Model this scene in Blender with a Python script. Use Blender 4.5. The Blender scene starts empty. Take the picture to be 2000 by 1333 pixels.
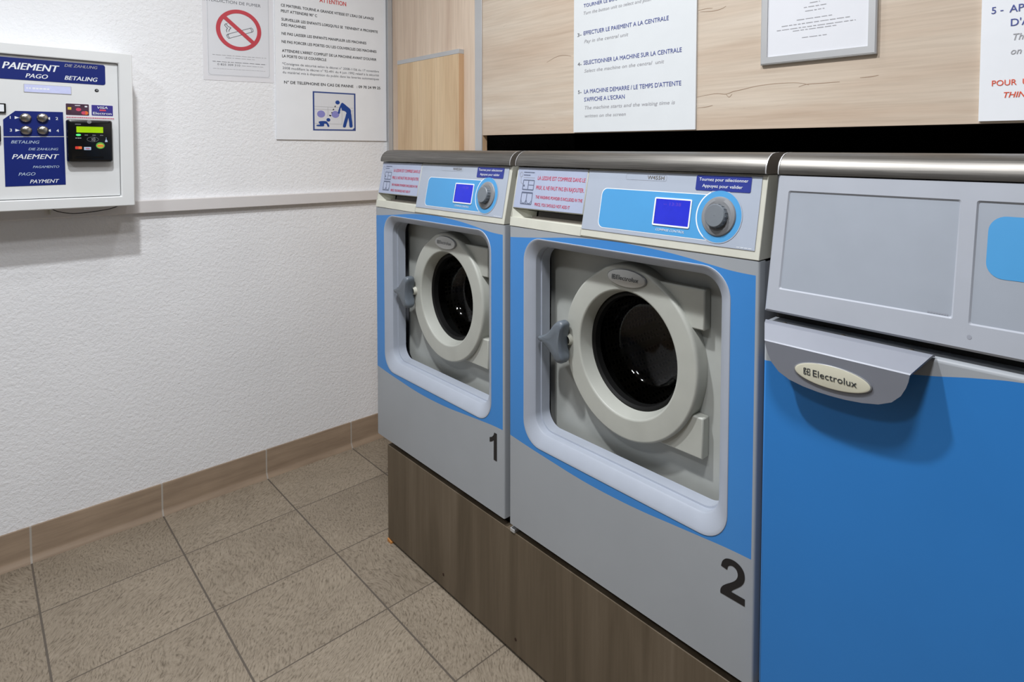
import bpy, bmesh, math, random
from mathutils import Vector, Matrix
from mathutils.geometry import tessellate_polygon

random.seed(7)
SC = bpy.context.scene
COL = SC.collection

# ------------------------------------------------------------------ camera
def setup_camera():
    f, cx, cy = 1178.176, 1167.42, 342.39            # pixels in a 2000 x 1333 frame (a shift lens)
    yaw, pitch, roll = 0.75878, -0.03933, -0.00617
    fw = Vector((-math.sin(yaw) * math.cos(pitch), math.cos(yaw) * math.cos(pitch), math.sin(pitch)))
    r = Vector((math.cos(yaw), math.sin(yaw), 0))
    d = fw.cross(r)
    r2 = r * math.cos(roll) + d * math.sin(roll)
    d2 = -r * math.sin(roll) + d * math.cos(roll)
    cam = bpy.data.cameras.new('camera')
    cam.sensor_width = 36
    cam.lens = f * 36 / 2000
    cam.shift_x = -(cx - 1000) / 2000
    cam.shift_y = (cy - 666.5) / 2000
    cam.clip_start = 0.02
    o = bpy.data.objects.new('camera', cam)
    m = Matrix((r2, -d2, -fw)).transposed().to_4x4()
    m.translation = Vector((2.45678, -0.90448, 1.25))
    o.matrix_world = m
    COL.objects.link(o)
    SC.camera = o
setup_camera()

# ------------------------------------------------------------------ world, lights, exposure
SC.view_settings.view_transform = 'Standard'
SC.view_settings.look = 'None'
SC.view_settings.gamma = 1
SC.view_settings.use_curve_mapping = False
SC.view_settings.exposure = 0.0
w = bpy.data.worlds.new('world'); SC.world = w
w.use_nodes = True
w.node_tree.nodes['Background'].inputs[0].default_value = (0.5, 0.52, 0.55, 1)
w.node_tree.nodes['Background'].inputs[1].default_value = 0.05

CEIL = 2.7
def lamp(name, loc, power, size, color, spread=180, size_y=None):
    l = bpy.data.lights.new(name, 'AREA')
    l.shape = 'DISK' if size_y is None else 'RECTANGLE'
    l.size = size
    if size_y: l.size_y = size_y
    l.energy = power
    l.color = color
    l.spread = math.radians(spread)
    o = bpy.data.objects.new(name, l)
    o.location = loc
    COL.objects.link(o)
    return o
lamp('ceiling_downlight_main', (1.37, -0.84, CEIL - 0.03), 29, 0.10, (0.95, 0.97, 1.0), 158)
lamp('added_fill_corner', (1.10, -0.15, CEIL - 0.03), 4.5, 0.12, (0.97, 0.98, 1.0), 165)  # fill lamp added to brighten the door and the wall near the corner
lamp('ceiling_downlight_wall', (0.46, -0.86, CEIL - 0.03), 2.0, 0.12, (0.95, 0.985, 1.0))
lamp('ceiling_downlight_right', (2.28, -0.84, CEIL - 0.03), 20, 0.28, (0.97, 0.97, 1.0), 160)
lamp('added_fill_rear', (1.8, -1.9, CEIL - 0.03), 14, 0.3, (0.95, 0.97, 1.0))  # fill lamp added to lift the machine fronts

# ------------------------------------------------------------------ materials
def lin(c):
    out = []
    for v in c[:3]:
        v = v / 255
        out.append(v / 12.92 if v <= 0.04045 else ((v + 0.055) / 1.055) ** 2.4)
    return (*out, 1.0)

class NT:
    """small helper around a material node tree"""
    def __init__(self, name):
        self.m = bpy.data.materials.new(name)
        self.m.use_nodes = True
        self.t = self.m.node_tree
        self.b = self.t.nodes['Principled BSDF']
        self.out = self.t.nodes['Material Output']
    def n(self, kind, **kw):
        x = self.t.nodes.new(kind)
        for k, v in kw.items(): setattr(x, k, v)
        return x
    def l(self, a, b): self.t.links.new(a, b)
    def val(self, sock, v):
        if hasattr(v, 'is_output'): self.l(v, sock)
        else: sock.default_value = v
    def math(self, op, a, b=None, c=None, clamp=False):
        x = self.n('ShaderNodeMath', operation=op, use_clamp=clamp)
        for i, v in enumerate((a, b, c)):
            if v is not None: self.val(x.inputs[i], v)
        return x.outputs[0]
    def coord(self, which='Object', scale=(1, 1, 1), rot=(0, 0, 0), loc=(0, 0, 0)):
        tc = self.n('ShaderNodeTexCoord'); mp = self.n('ShaderNodeMapping')
        self.l(tc.outputs[which], mp.inputs[0])
        mp.inputs['Scale'].default_value = scale
        mp.inputs['Rotation'].default_value = rot
        mp.inputs['Location'].default_value = loc
        return mp.outputs[0]
    def noise(self, vec, scale, detail=3, rough=0.55, dist=0.0):
        x = self.n('ShaderNodeTexNoise')
        self.l(vec, x.inputs['Vector'])
        x.inputs['Scale'].default_value = scale; x.inputs['Detail'].default_value = detail
        x.inputs['Roughness'].default_value = rough; x.inputs['Distortion'].default_value = dist
        return x.outputs['Fac']
    def ramp(self, fac, stops):
        x = self.n('ShaderNodeValToRGB')
        self.l(fac, x.inputs[0])
        e = x.color_ramp.elements
        while len(e) < len(stops): e.new(0.5)
        for el, (p, c) in zip(e, stops): el.position = p; el.color = c
        return x.outputs[0]
    def mix(self, fac, a, b, mode='MIX'):
        x = self.n('ShaderNodeMix', data_type='RGBA', blend_type=mode)
        self.val(x.inputs[0], fac); self.val(x.inputs[6], a); self.val(x.inputs[7], b)
        return x.outputs[2]
    def bump(self, h, strength=0.3, dist=0.002):
        x = self.n('ShaderNodeBump')
        x.inputs['Strength'].default_value = strength; x.inputs['Distance'].default_value = dist
        self.l(h, x.inputs['Height']); self.l(x.outputs[0], self.b.inputs['Normal'])
    def base(self, v): self.val(self.b.inputs['Base Color'], v)
    def set(self, rough=0.5, metal=0.0, spec=None, coat=None):
        self.b.inputs['Roughness'].default_value = rough
        self.b.inputs['Metallic'].default_value = metal
        if spec is not None: self.b.inputs['Specular IOR Level'].default_value = spec
        if coat is not None: self.b.inputs['Coat Weight'].default_value = coat

def paint(name, rgb, rough=0.45, metal=0.0, var=0.05, scale=14, bump=0.0, bscale=300, spec=None, coat=None):
    """plain finish with a slight procedural mottling"""
    k = NT(name); c = lin(rgb)
    v = k.coord()
    f = k.noise(v, scale, 4)
    lo = tuple(x * (1 - var) for x in c[:3]) + (1,); hi = tuple(min(1, x * (1 + var)) for x in c[:3]) + (1,)
    k.base(k.ramp(f, [(0.3, lo), (0.7, hi)]))
    k.set(rough, metal, spec, coat)
    if bump: k.bump(k.noise(v, bscale, 2), bump, 0.0006)
    return k.m

def glow(name, rgb, strength, base=(10, 10, 10)):
    k = NT(name); v = k.coord(); f = k.noise(v, 60, 2)
    c = lin(rgb)
    k.base(lin(base)); k.set(0.25)
    k.val(k.b.inputs['Emission Color'], k.ramp(f, [(0.3, tuple(x * 0.93 for x in c[:3]) + (1,)), (0.7, c)]))
    k.b.inputs['Emission Strength'].default_value = strength
    return k.m

M = {}
M['cream'] = paint('cream_plastic', (198, 198, 186), 0.42, bump=0.05)
M['door_beige'] = paint('beige_grey_door_plastic', (180, 182, 174), 0.45, bump=0.05)
M['plate_beige'] = paint('beige_grey_plate', (178, 181, 176), 0.5)
M['surround'] = paint('pale_lavender_grey_plastic', (168, 175, 187), 0.42, var=0.03)
M['body_grey'] = paint('grey_painted_steel', (150, 154, 160), 0.45)
M['fascia_grey'] = paint('pale_grey_painted_steel', (169, 174, 183), 0.4, var=0.03)
M['inset_grey'] = paint('satin_grey_sheet', (157, 164, 174), 0.38, var=0.03)
M['overlay'] = paint('pale_lavender_overlay', (166, 175, 189), 0.4, var=0.02)
M['label_paper'] = paint('lavender_label', (166, 175, 198), 0.45, var=0.03)
M['sky_blue'] = paint('sky_blue_print', (76, 153, 208), 0.4, var=0.02)
M['white_line'] = paint('white_print', (232, 236, 240), 0.5, var=0.02)
M['navy'] = paint('navy_print', (38, 52, 135), 0.4, var=0.04)
M['navy_deep'] = paint('deep_navy_print', (18, 36, 112), 0.35, var=0.04)
M['red_print'] = paint('red_print', (205, 72, 100), 0.5, var=0.03)
M['red_ink'] = paint('red_ink', (214, 52, 42), 0.5, var=0.03)
M['orange_ink'] = paint('orange_red_ink', (226, 84, 50), 0.5, var=0.03)
M['grey_print'] = paint('grey_print', (92, 100, 122), 0.5, var=0.03)
M['pale_grey_print'] = paint('pale_grey_print', (150, 154, 164), 0.5, var=0.03)
M['light_grey_ink'] = paint('light_grey_ink', (168, 168, 172), 0.5, var=0.03)
M['mid_grey_ink'] = paint('mid_grey_ink', (110, 112, 118), 0.5, var=0.03)
M['black_ink'] = paint('black_ink', (22, 22, 25), 0.5, var=0.03)
M['blue_ink'] = paint('blue_violet_ink', (72, 84, 152), 0.5, var=0.03)
M['blue_sign'] = paint('sign_blue', (16, 66, 148), 0.5, var=0.03)
M['frame_blue'] = paint('sign_border_blue', (52, 76, 140), 0.5, var=0.03)
M['lilac'] = paint('lilac_print', (140, 140, 206), 0.5, var=0.03)
M['prohibit'] = paint('prohibition_red', (196, 66, 78), 0.5, var=0.04)
M['sign_white'] = paint('white_sign_board', (220, 224, 226), 0.35, var=0.015)
M['sign_grey'] = paint('off_white_sign_board', (238, 241, 245), 0.35, var=0.015)
M['paper'] = paint('white_paper', (222, 224, 229), 0.6, var=0.015)
M['film'] = paint('laminating_film', (228, 228, 232), 0.3, var=0.015)
M['rubber'] = paint('black_rubber', (9, 9, 9), 0.55, var=0.1, spec=0.25)
M['dark'] = paint('dark_recess_tone', (30, 29, 27), 0.6, var=0.1)
M['taupe'] = paint('dark_taupe_plastic', (112, 106, 98), 0.5)
M['dial_grey'] = paint('grey_dial_plastic', (128, 130, 133), 0.35, var=0.04)
M['knob_grey'] = paint('slate_knob_plastic', (112, 118, 124), 0.4, var=0.04)
M['handle_grey'] = paint('slate_handle_plastic', (98, 106, 114), 0.4, var=0.05, bump=0.05)
M['silver_handle'] = paint('silver_painted_metal', (132, 136, 146), 0.42, 0.1, var=0.03)
M['badge_cream'] = paint('cream_badge', (218, 216, 196), 0.35, var=0.02)
M['badge_silver'] = paint('silver_badge', (186, 187, 184), 0.3, 0.5, var=0.03)
M['badge_text'] = paint('badge_dark_print', (52, 58, 62), 0.4, var=0.03)
M['chrome'] = paint('button_chrome', (180, 175, 168), 0.28, 1.0, var=0.04)
M['alu'] = paint('anodised_aluminium', (192, 193, 194), 0.4, 0.35, var=0.03)
M['steel'] = None
M['box_white'] = paint('white_powder_coat', (224, 226, 226), 0.35, var=0.012)
M['black_plastic'] = paint('gloss_black_plastic', (13, 14, 15), 0.22, var=0.1)
M['duct'] = paint('white_duct_plastic', (216, 213, 212), 0.4, var=0.015)
M['ceiling'] = paint('ceiling_white', (165, 165, 165), 0.8, var=0.02)
M['room_white'] = paint('room_white', (110, 111, 113), 0.85, var=0.03)
M['tech_dark'] = paint('technical_room_dark', (26, 26, 27), 0.9, var=0.1)  # near-black colour stands for the unlit space behind the machines
M['wedge'] = paint('orange_pine', (186, 126, 64), 0.7, var=0.15)
M['concrete'] = paint('dark_concrete', (62, 60, 57), 0.9, var=0.15)
M['screw'] = paint('rusty_screw', (60, 38, 30), 0.6, 0.4, var=0.2)
M['bright_screw'] = paint('bright_screw', (190, 180, 165), 0.3, 0.9)
M['green_print'] = paint('green_print', (92, 168, 72), 0.45)
M['yellow_print'] = paint('yellow_print', (214, 190, 70), 0.45)
M['orange_print'] = paint('orange_print', (226, 110, 50), 0.45)
M['maroon_print'] = paint('maroon_card_print', (74, 48, 66), 0.4, var=0.25, scale=60)
M['card_blue'] = paint('card_blue_print', (58, 52, 136), 0.4, var=0.05)
M['card_pale'] = paint('pale_blue_print', (172, 190, 214), 0.4, var=0.05)
M['lcd_white'] = glow('pale_display', (206, 212, 250), 0.95)
M['lcd_green'] = glow('lime_display', (176, 226, 6), 0.85)
M['led_green'] = glow('green_led', (90, 255, 130), 1.6)
M['lcd_blue'] = glow('blue_display', (46, 58, 240), 0.8, (8, 8, 40))
M['lcd_text'] = glow('violet_display_text', (112, 82, 232), 0.8, (20, 8, 40))

def brushed_steel():
    k = NT('brushed_stainless')
    v = k.coord(scale=(3, 160, 160))
    f = k.noise(v, 3, 5, 0.6)
    k.base(k.ramp(f, [(0.3, lin((106, 104, 100))), (0.7, lin((138, 135, 130)))]))
    k.set(0.34, 1.0)
    g = k.noise(k.coord(scale=(1.5, 5, 5)), 3, 3)
    k.val(k.b.inputs['Roughness'], k.math('MULTIPLY_ADD', g, 0.16, 0.34))
    k.bump(f, 0.06, 0.0004)
    return k.m
M['steel'] = brushed_steel()

def drum_metal():
    k = NT('perforated_drum_steel')
    vo = k.n('ShaderNodeTexVoronoi', feature='F1')
    k.l(k.coord(), vo.inputs['Vector']); vo.inputs['Scale'].default_value = 75
    vo.inputs['Randomness'].default_value = 0.15
    hole = k.ramp(vo.outputs['Distance'], [(0.30, (0.002, 0.002, 0.002, 1)), (0.40, lin((150, 146, 140)))])
    k.base(hole); k.set(0.38, 0.85)
    k.bump(vo.outputs['Distance'], 0.3, 0.001)
    return k.m
M['drum'] = drum_metal()

def thin_glass():
    k = NT('door_glass')
    f = k.n('ShaderNodeFresnel'); f.inputs[0].default_value = 1.5
    t = k.n('ShaderNodeBsdfTransparent'); t.inputs[0].default_value = (0.80, 0.81, 0.80, 1)
    g = k.n('ShaderNodeBsdfGlossy'); g.inputs['Roughness'].default_value = 0.03
    mx = k.n('ShaderNodeMixShader')
    dust = k.noise(k.coord(), 40, 4)
    k.val(g.inputs['Roughness'], k.math('MULTIPLY_ADD', dust, 0.05, 0.02))
    k.l(k.math('MULTIPLY', f.outputs[0], 0.9), mx.inputs[0]); k.l(t.outputs[0], mx.inputs[1]); k.l(g.outputs[0], mx.inputs[2])
    k.l(mx.outputs[0], k.out.inputs[0])
    return k.m
M['glass'] = thin_glass()

def plaster():
    k = NT('rough_white_plaster')
    v = k.coord()
    a = k.noise(v, 95, 3, 0.55, 0.35)
    b = k.noise(v, 230, 2, 0.5)
    h = k.math('ADD', k.math('MULTIPLY', a, 0.75), k.math('MULTIPLY', b, 0.25))
    k.base(k.ramp(k.noise(v, 3, 3), [(0.3, lin((234, 235, 237))), (0.7, lin((240, 241, 243)))]))
    k.set(0.75, 0, 0.25)
    k.bump(h, 0.5, 0.006)
    return k.m
M['plaster'] = plaster()

def tiles():
    T, X0, Y0 = 0.3272, 0.2929, -0.7888
    k = NT('stone_look_floor_tile')
    tc = k.n('ShaderNodeTexCoord'); sp = k.n('ShaderNodeSeparateXYZ'); k.l(tc.outputs['Object'], sp.inputs[0])
    u = k.math('DIVIDE', k.math('SUBTRACT', sp.outputs[0], X0), T)
    v = k.math('DIVIDE', k.math('SUBTRACT', sp.outputs[1], Y0), T)
    iu, iv = k.math('FLOOR', u), k.math('FLOOR', v)
    fu, fv = k.math('FRACT', u), k.math('FRACT', v)
    du = k.math('MINIMUM', fu, k.math('SUBTRACT', 1.0, fu))
    dv = k.math('MINIMUM', fv, k.math('SUBTRACT', 1.0, fv))
    cell = k.n('ShaderNodeCombineXYZ'); k.l(iu, cell.inputs[0]); k.l(iv, cell.inputs[1])
    wn = k.n('ShaderNodeTexWhiteNoise', noise_dimensions='3D'); k.l(cell.outputs[0], wn.inputs[0])
    rnd = wn.outputs['Value']
    rot = k.n('ShaderNodeVectorRotate', rotation_type='Z_AXIS')
    k.l(tc.outputs['Object'], rot.inputs['Vector'])
    k.l(k.math('MULTIPLY_ADD', rnd, 1.2, -0.2), rot.inputs['Angle'])
    off = k.n('ShaderNodeVectorMath', operation='MULTIPLY_ADD')
    k.l(wn.outputs['Color'], off.inputs[0]); off.inputs[1].default_value = (9, 9, 9); k.l(rot.outputs[0], off.inputs[2])
    # swirl the streak direction slowly across each tile
    wob = k.n('ShaderNodeTexNoise'); k.l(off.outputs[0], wob.inputs['Vector']); wob.inputs['Scale'].default_value = 5
    sw = k.n('ShaderNodeVectorMath', operation='MULTIPLY_ADD')
    k.l(wob.outputs['Color'], sw.inputs[0]); sw.inputs[1].default_value = (0.11, 0.11, 0); k.l(off.outputs[0], sw.inputs[2])
    mp = k.n('ShaderNodeMapping'); k.l(sw.outputs[0], mp.inputs[0]); mp.inputs['Scale'].default_value = (75, 240, 1)
    streak = k.noise(mp.outputs[0], 1.0, 4, 0.62, 0.25)
    blot = k.noise(sw.outputs[0], 7, 4)
    c1 = k.ramp(streak, [(0.30, lin((104, 93, 79))), (0.48, lin((146, 134, 117))), (0.68, lin((160, 148, 131)))])
    shade = k.ramp(k.math('MULTIPLY_ADD', rnd, 0.25, k.math('MULTIPLY', blot, 0.75)), [(0.25, (0.74, 0.73, 0.72, 1)), (0.75, (1, 1, 1, 1))])
    col = k.mix(1.0, c1, shade, 'MULTIPLY')
    gl = k.math('LESS_THAN', dv, 0.0070)
    gs = k.math('LESS_THAN', du, 0.0058)
    col = k.mix(gs, col, lin((92, 83, 73)))
    col = k.mix(gl, col, lin((92, 84, 75)))
    k.base(col); k.set(0.55, 0, 0.35)
    gm = k.math('MAXIMUM', gl, gs)
    h = k.math('SUBTRACT', streak, k.math('MULTIPLY', gm, 1.2))
    k.bump(h, 0.45, 0.002)
    return k.m
M['tiles'] = tiles()

def skirting():
    T, Y0 = 0.3272, -0.7888
    k = NT('beige_skirting_tile')
    tc = k.n('ShaderNodeTexCoord'); sp = k.n('ShaderNodeSeparateXYZ'); k.l(tc.outputs['Object'], sp.inputs[0])
    v = k.math('FRACT', k.math('DIVIDE', k.math('SUBTRACT', sp.outputs[1], Y0 - T / 2), T))
    d = k.math('ABSOLUTE', k.math('SUBTRACT', v, 0.5))
    cd = k.coord(scale=(20, 4, 40))
    f = k.noise(cd, 1, 5, 0.6)
    g = k.noise(k.coord(), 5, 3)
    col = k.ramp(f, [(0.3, lin((138, 119, 100))), (0.62, lin((158, 138, 117)))])
    col = k.mix(1.0, col, k.ramp(g, [(0.3, (0.86, 0.86, 0.86, 1)), (0.7, (1, 1, 1, 1))]), 'MULTIPLY')
    j = k.math('LESS_THAN', d, 0.0075)
    col = k.mix(j, col, lin((164, 156, 146)))
    k.base(col); k.set(0.45, 0, 0.35)
    k.bump(k.math('SUBTRACT', 1.0, j), 0.5, 0.002)
    return k.m
M['skirting'] = skirting()

def wood(name, c_lo, c_mid, c_hi, vertical, crack=0.0, seed=0.0):
    k = NT(name)
    sc = (10.0, 10.0, 0.9) if vertical else (0.9, 10.0, 10.0)
    v = k.coord(scale=sc, loc=(seed, seed, seed))
    broad = k.noise(v, 0.9, 4, 0.55, 0.9)
    sc2 = (130, 130, 4) if vertical else (4, 130, 130)
    fine = k.noise(k.coord(scale=sc2, loc=(seed, 0, seed)), 1.0, 4, 0.65)
    col = k.ramp(broad, [(0.30, lin(c_lo)), (0.50, lin(c_mid)), (0.72, lin(c_hi))])
    col = k.mix(1.0, col, k.ramp(fine, [(0.3, (0.86, 0.845, 0.83, 1)), (0.6, (1, 1, 1, 1))]), 'MULTIPLY')
    if crack:
        cv = k.coord(scale=(1.1, 11, 11), loc=(seed * 3, 1, 2.35))
        n = k.noise(cv, 1.0, 5, 0.5, 0.4)
        line = k.math('LESS_THAN', k.math('ABSOLUTE', k.math('SUBTRACT', n, 0.5)), 0.0016)
        msk = k.ramp(k.noise(k.coord(scale=(2.2, 3, 3), loc=(4, 0, 1)), 1.6, 2), [(0.55, (0, 0, 0, 1)), (0.63, (1, 1, 1, 1))])
        col = k.mix(k.math('MULTIPLY', k.math('MULTIPLY', line, msk), crack), col, lin((138, 112, 90)))
    k.base(col); k.set(0.48, 0, 0.3)
    k.bump(fine, 0.08, 0.0005)
    return k.m
M['oak'] = wood('pale_oak_laminate', (196, 176, 156), (206, 191, 173), (216, 205, 190), False, 0.35, 1.3)
M['oak_door'] = wood('pinkish_oak_laminate', (200, 176, 156), (215, 194, 173), (224, 205, 185), True, 0, 5.2)
M['oak_hatch'] = wood('honey_oak_laminate', (202, 172, 136), (218, 191, 154), (228, 203, 168), True, 0, 9.1)
M['oak_edge'] = wood('oak_edge_band', (196, 160, 124), (206, 172, 136), (214, 182, 146), True, 0, 2.0)
M['oak_crack'] = wood('oak_grain_crack', (140, 116, 96), (158, 134, 113), (172, 150, 128), False, 0, 4.0)
M['plinth_wood'] = wood('brown_plinth_laminate', (88, 77, 62), (104, 92, 76), (116, 104, 88), True, 0, 3.3)

def two_tone(name, W, zb, bottom, top, grey, blue, edge=0):
    """grey front sheet with a printed blue field between two curves (x -> z)"""
    k = NT(name)
    tc = k.n('ShaderNodeTexCoord'); sp = k.n('ShaderNodeSeparateXYZ'); k.l(tc.outputs['Object'], sp.inputs[0])
    u = k.math('DIVIDE', sp.outputs[0], W, clamp=True)
    def curve(pts):
        lo, hi = min(p[1] for p in pts) - 0.02, max(p[1] for p in pts) + 0.02
        fc = k.n('ShaderNodeFloatCurve'); k.l(u, fc.inputs['Value'])
        c = fc.mapping.curves[0]
        P = [(p[0] / W, (p[1] - lo) / (hi - lo)) for p in pts]
        c.points[0].location = P[0]; c.points[1].location = P[-1]
        for p in P[1:-1]: c.points.new(*p)
        fc.mapping.update()
        return k.math('MULTIPLY_ADD', fc.outputs[0], hi - lo, lo - zb)
    m = None
    if bottom: m = k.math('GREATER_THAN', sp.outputs[2], curve(bottom))
    if top:
        t = k.math('LESS_THAN', sp.outputs[2], curve(top))
        m = t if m is None else k.math('MULTIPLY', m, t)
    if edge: m = k.math('MULTIPLY', m, k.math('LESS_THAN', sp.outputs[0], W - edge))
    f = k.noise(k.coord(), 7, 3)
    var = k.ramp(f, [(0.3, (0.96, 0.96, 0.96, 1)), (0.7, (1, 1, 1, 1))])
    col = k.mix(1.0, k.mix(m, lin(grey), lin(blue)), var, 'MULTIPLY')
    k.base(col); k.set(0.42, 0, 0.4)
    return k.m

# ------------------------------------------------------------------ geometry helpers
class Frame:
    def __init__(self, o, u, v, n): self.o, self.u, self.v, self.n = Vector(o), Vector(u), Vector(v), Vector(n)
    def __call__(self, a, b, c=0.0): return self.o + self.u * a + self.v * b + self.n * c

ORG = {}                                              # origin each built mesh was made about
class MB:
    """collects faces (with a material slot each) and links them as ONE mesh object"""
    def __init__(self): self.v, self.f, self.s, self.k = [], [], [], 0
    def lift(self):                                    # printed layers never lie in exactly the same plane
        self.k += 1
        return (self.k % 23) * 3e-6
    def face(self, pts, slot=0):
        i = len(self.v); self.v += [Vector(p) for p in pts]; self.f.append(list(range(i, i + len(pts)))); self.s.append(slot)
    def box(self, x0, x1, y0, y1, z0, z1, slot=0, skip=()):
        i = len(self.v)
        self.v += [Vector((x, y, z)) for z in (z0, z1) for y in (y0, y1) for x in (x0, x1)]
        F = {'-z': (0, 2, 3, 1), '+z': (4, 5, 7, 6), '-y': (0, 1, 5, 4), '+y': (2, 6, 7, 3), '-x': (0, 4, 6, 2), '+x': (1, 3, 7, 5)}
        for k, q in F.items():
            if k not in skip: self.f.append([i + j for j in q]); self.s.append(slot)
    def loft(self, loops, slot=0, cap0=False, cap1=False, closed=True):
        n = len(loops[0]); i = len(self.v)
        for L in loops: self.v += [Vector(p) for p in L]
        for a in range(len(loops) - 1):
            for j in range(n if closed else n - 1):
                k = (j + 1) % n
                self.f.append([i + a * n + j, i + a * n + k, i + (a + 1) * n + k, i + (a + 1) * n + j]); self.s.append(slot)
        if cap0: self.f.append([i + j for j in range(n)][::-1]); self.s.append(slot)
        if cap1: self.f.append([i + (len(loops) - 1) * n + j for j in range(n)]); self.s.append(slot)
    def prism(self, poly, fr, n0, n1, slot=0, back=True):
        L0 = [fr(a, b, n0) for a, b in poly]; L1 = [fr(a, b, n1) for a, b in poly]
        self.loft([L0, L1], slot, cap0=back, cap1=True)
    def flat(self, poly, fr, n, slot=0):
        n += self.lift(); self.face([fr(a, b, n) for a, b in poly], slot)
    def holed(self, outer, holes, fr, n, slot=0):
        P = [[Vector((a, b, 0)) for a, b in L] for L in [outer] + holes]
        flat = [p for L in P for p in L]; i = len(self.v)
        self.v += [fr(p.x, p.y, n) for p in flat]
        for t in tessellate_polygon(P):
            a, b, c = t
            if (flat[b] - flat[a]).cross(flat[c] - flat[a]).z < 0: b, c = c, b
            self.f.append([i + a, i + b, i + c]); self.s.append(slot)
    def ring(self, outer, inner, fr, n, slot=0):
        i = len(self.v); k = len(outer)
        self.v += [fr(a, b, n) for a, b in outer] + [fr(a, b, n) for a, b in inner]
        for j in range(k):
            self.f.append([i + j, i + (j + 1) % k, i + k + (j + 1) % k, i + k + j]); self.s.append(slot)
    def stroke(self, pts, wd, fr, n, slot=0):
        for (a, b), (c, d) in zip(pts, pts[1:]):
            L = math.hypot(c - a, d - b)
            if L < 1e-9: continue
            ux, uy = (c - a) / L * wd / 2, (d - b) / L * wd / 2
            if len(pts) == 2:                            # single strokes end square, polylines overlap at their joints
                self.flat([(a + uy, b - ux), (c + uy, d - ux), (c - uy, d + ux), (a - uy, b + ux)], fr, n, slot); continue
            self.flat([(a - ux + uy, b - uy - ux), (c + ux + uy, d + uy - ux), (c + ux - uy, d + uy + ux), (a - ux - uy, b - uy + ux)], fr, n, slot)
    def lathe(self, prof, fr, cu, cv, seg=64, slot=0, bump=None, closed=False):
        loops = []
        for r, n in prof:
            L = []
            for j in range(seg):
                t = 2 * math.pi * j / seg
                q = r + (bump(t, r) if bump else 0)
                L.append(fr(cu + q * math.cos(t), cv + q * math.sin(t), n))
            loops.append(L)
        self.loft(loops, slot)
    def disc(self, r, fr, cu, cv, n, seg=32, slot=0, rv=None):
        self.flat(circle(cu, cv, r, seg, rv), fr, n, slot)
    def tube(self, pts, r, seg=8, slot=0):
        pts = [Vector(p) for p in pts]; loops = []
        for i, p in enumerate(pts):
            d = (pts[min(i + 1, len(pts) - 1)] - pts[max(i - 1, 0)]).normalized()
            a = d.orthogonal().normalized() if i == 0 else (loops_a - d * loops_a.dot(d)).normalized()
            loops_a = a
            b = d.cross(a)
            loops.append([p + (a * math.cos(2 * math.pi * j / seg) + b * math.sin(2 * math.pi * j / seg)) * r for j in range(seg)])
        self.loft(loops, slot, True, True)
    def text(self, s, fr, u, v, h, n, slot=0, width=None, bold=0.0, shear=0.0, align='l'):
        T = text_mesh(s, shear)
        sc = h / CAP; sx = sc
        if width: sx = width / max(1e-6, T['x1'] - T['x0'])
        x0 = T['x0']
        wd = (T['x1'] - T['x0']) * sx
        du = {'l': 0, 'c': -wd / 2, 'r': -wd}[align]
        P = [(u + du + (x - x0) * sx, v + y * sc) for x, y in T['v']]
        d = bold * h / CAP * 0.8
        for q, e in enumerate((-d, -d / 2, 0, d / 2, d) if bold > 0 else (0,)):        # a repeated strike thickens the strokes
            for p in T['f']: self.flat([(P[j][0] + e, P[j][1]) for j in p], fr, n + q * 7e-5, slot)
    def build(self, name, mats, parent=None, org=None, bevel=0.0, seg=2, smooth=35, weld=True):
        if org is None: org = ORG.get(parent.name, parent.location) if parent else (0, 0, 0)
        o3 = Vector(org)
        me = bpy.data.meshes.new(name)
        me.from_pydata([tuple(p - o3) for p in self.v], [], self.f)
        if not isinstance(mats, (list, tuple)): mats = [mats]
        for m in mats: me.materials.append(m)
        me.polygons.foreach_set('material_index', self.s)
        bm = bmesh.new(); bm.from_mesh(me)
        if weld: bmesh.ops.remove_doubles(bm, verts=bm.verts, dist=1e-6)
        bm.to_mesh(me); bm.free()
        if smooth:
            for p in me.polygons: p.use_smooth = True
            me.set_sharp_from_angle(angle=math.radians(smooth))
        o = bpy.data.objects.new(name, me); COL.objects.link(o)
        ORG[o.name] = tuple(o3)
        if parent: o.parent = parent
        if bevel:
            b = o.modifiers.new('bevel', 'BEVEL'); b.width = bevel; b.segments = seg; b.limit_method = 'ANGLE'; b.angle_limit = math.radians(40)
        return o

_T = {}
def text_mesh(s, shear=0.0):
    key = (s, shear)
    if key in _T: return _T[key]
    cu = bpy.data.curves.new('tmp_text', 'FONT')
    cu.body = s; cu.size = 1; cu.shear = shear; cu.resolution_u = 3
    cu.fill_mode = 'FRONT'; cu.dimensions = '2D'
    o = bpy.data.objects.new('tmp_text', cu); COL.objects.link(o)
    dg = bpy.context.evaluated_depsgraph_get()
    me = bpy.data.meshes.new_from_object(o.evaluated_get(dg))
    V = [(p.co.x, p.co.y) for p in me.vertices]; F = []
    for p in me.polygons:
        q = list(p.vertices)
        if p.normal.z < 0: q.reverse()
        F.append(q)
    bpy.data.objects.remove(o); bpy.data.curves.remove(cu); bpy.data.meshes.remove(me)
    xs = [p[0] for p in V] or [0, 1]
    _T[key] = dict(v=V, f=F, x0=min(xs), x1=max(xs), y1=max([p[1] for p in V] or [1]))
    return _T[key]
CAP = text_mesh('H')['y1']

def circle(cu, cv, r, seg=32, rv=None, a0=0.0, a1=2 * math.pi):
    rv = rv or r
    return [(cu + r * math.cos(a0 + (a1 - a0) * j / seg), cv + rv * math.sin(a0 + (a1 - a0) * j / seg)) for j in range(seg)]

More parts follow.
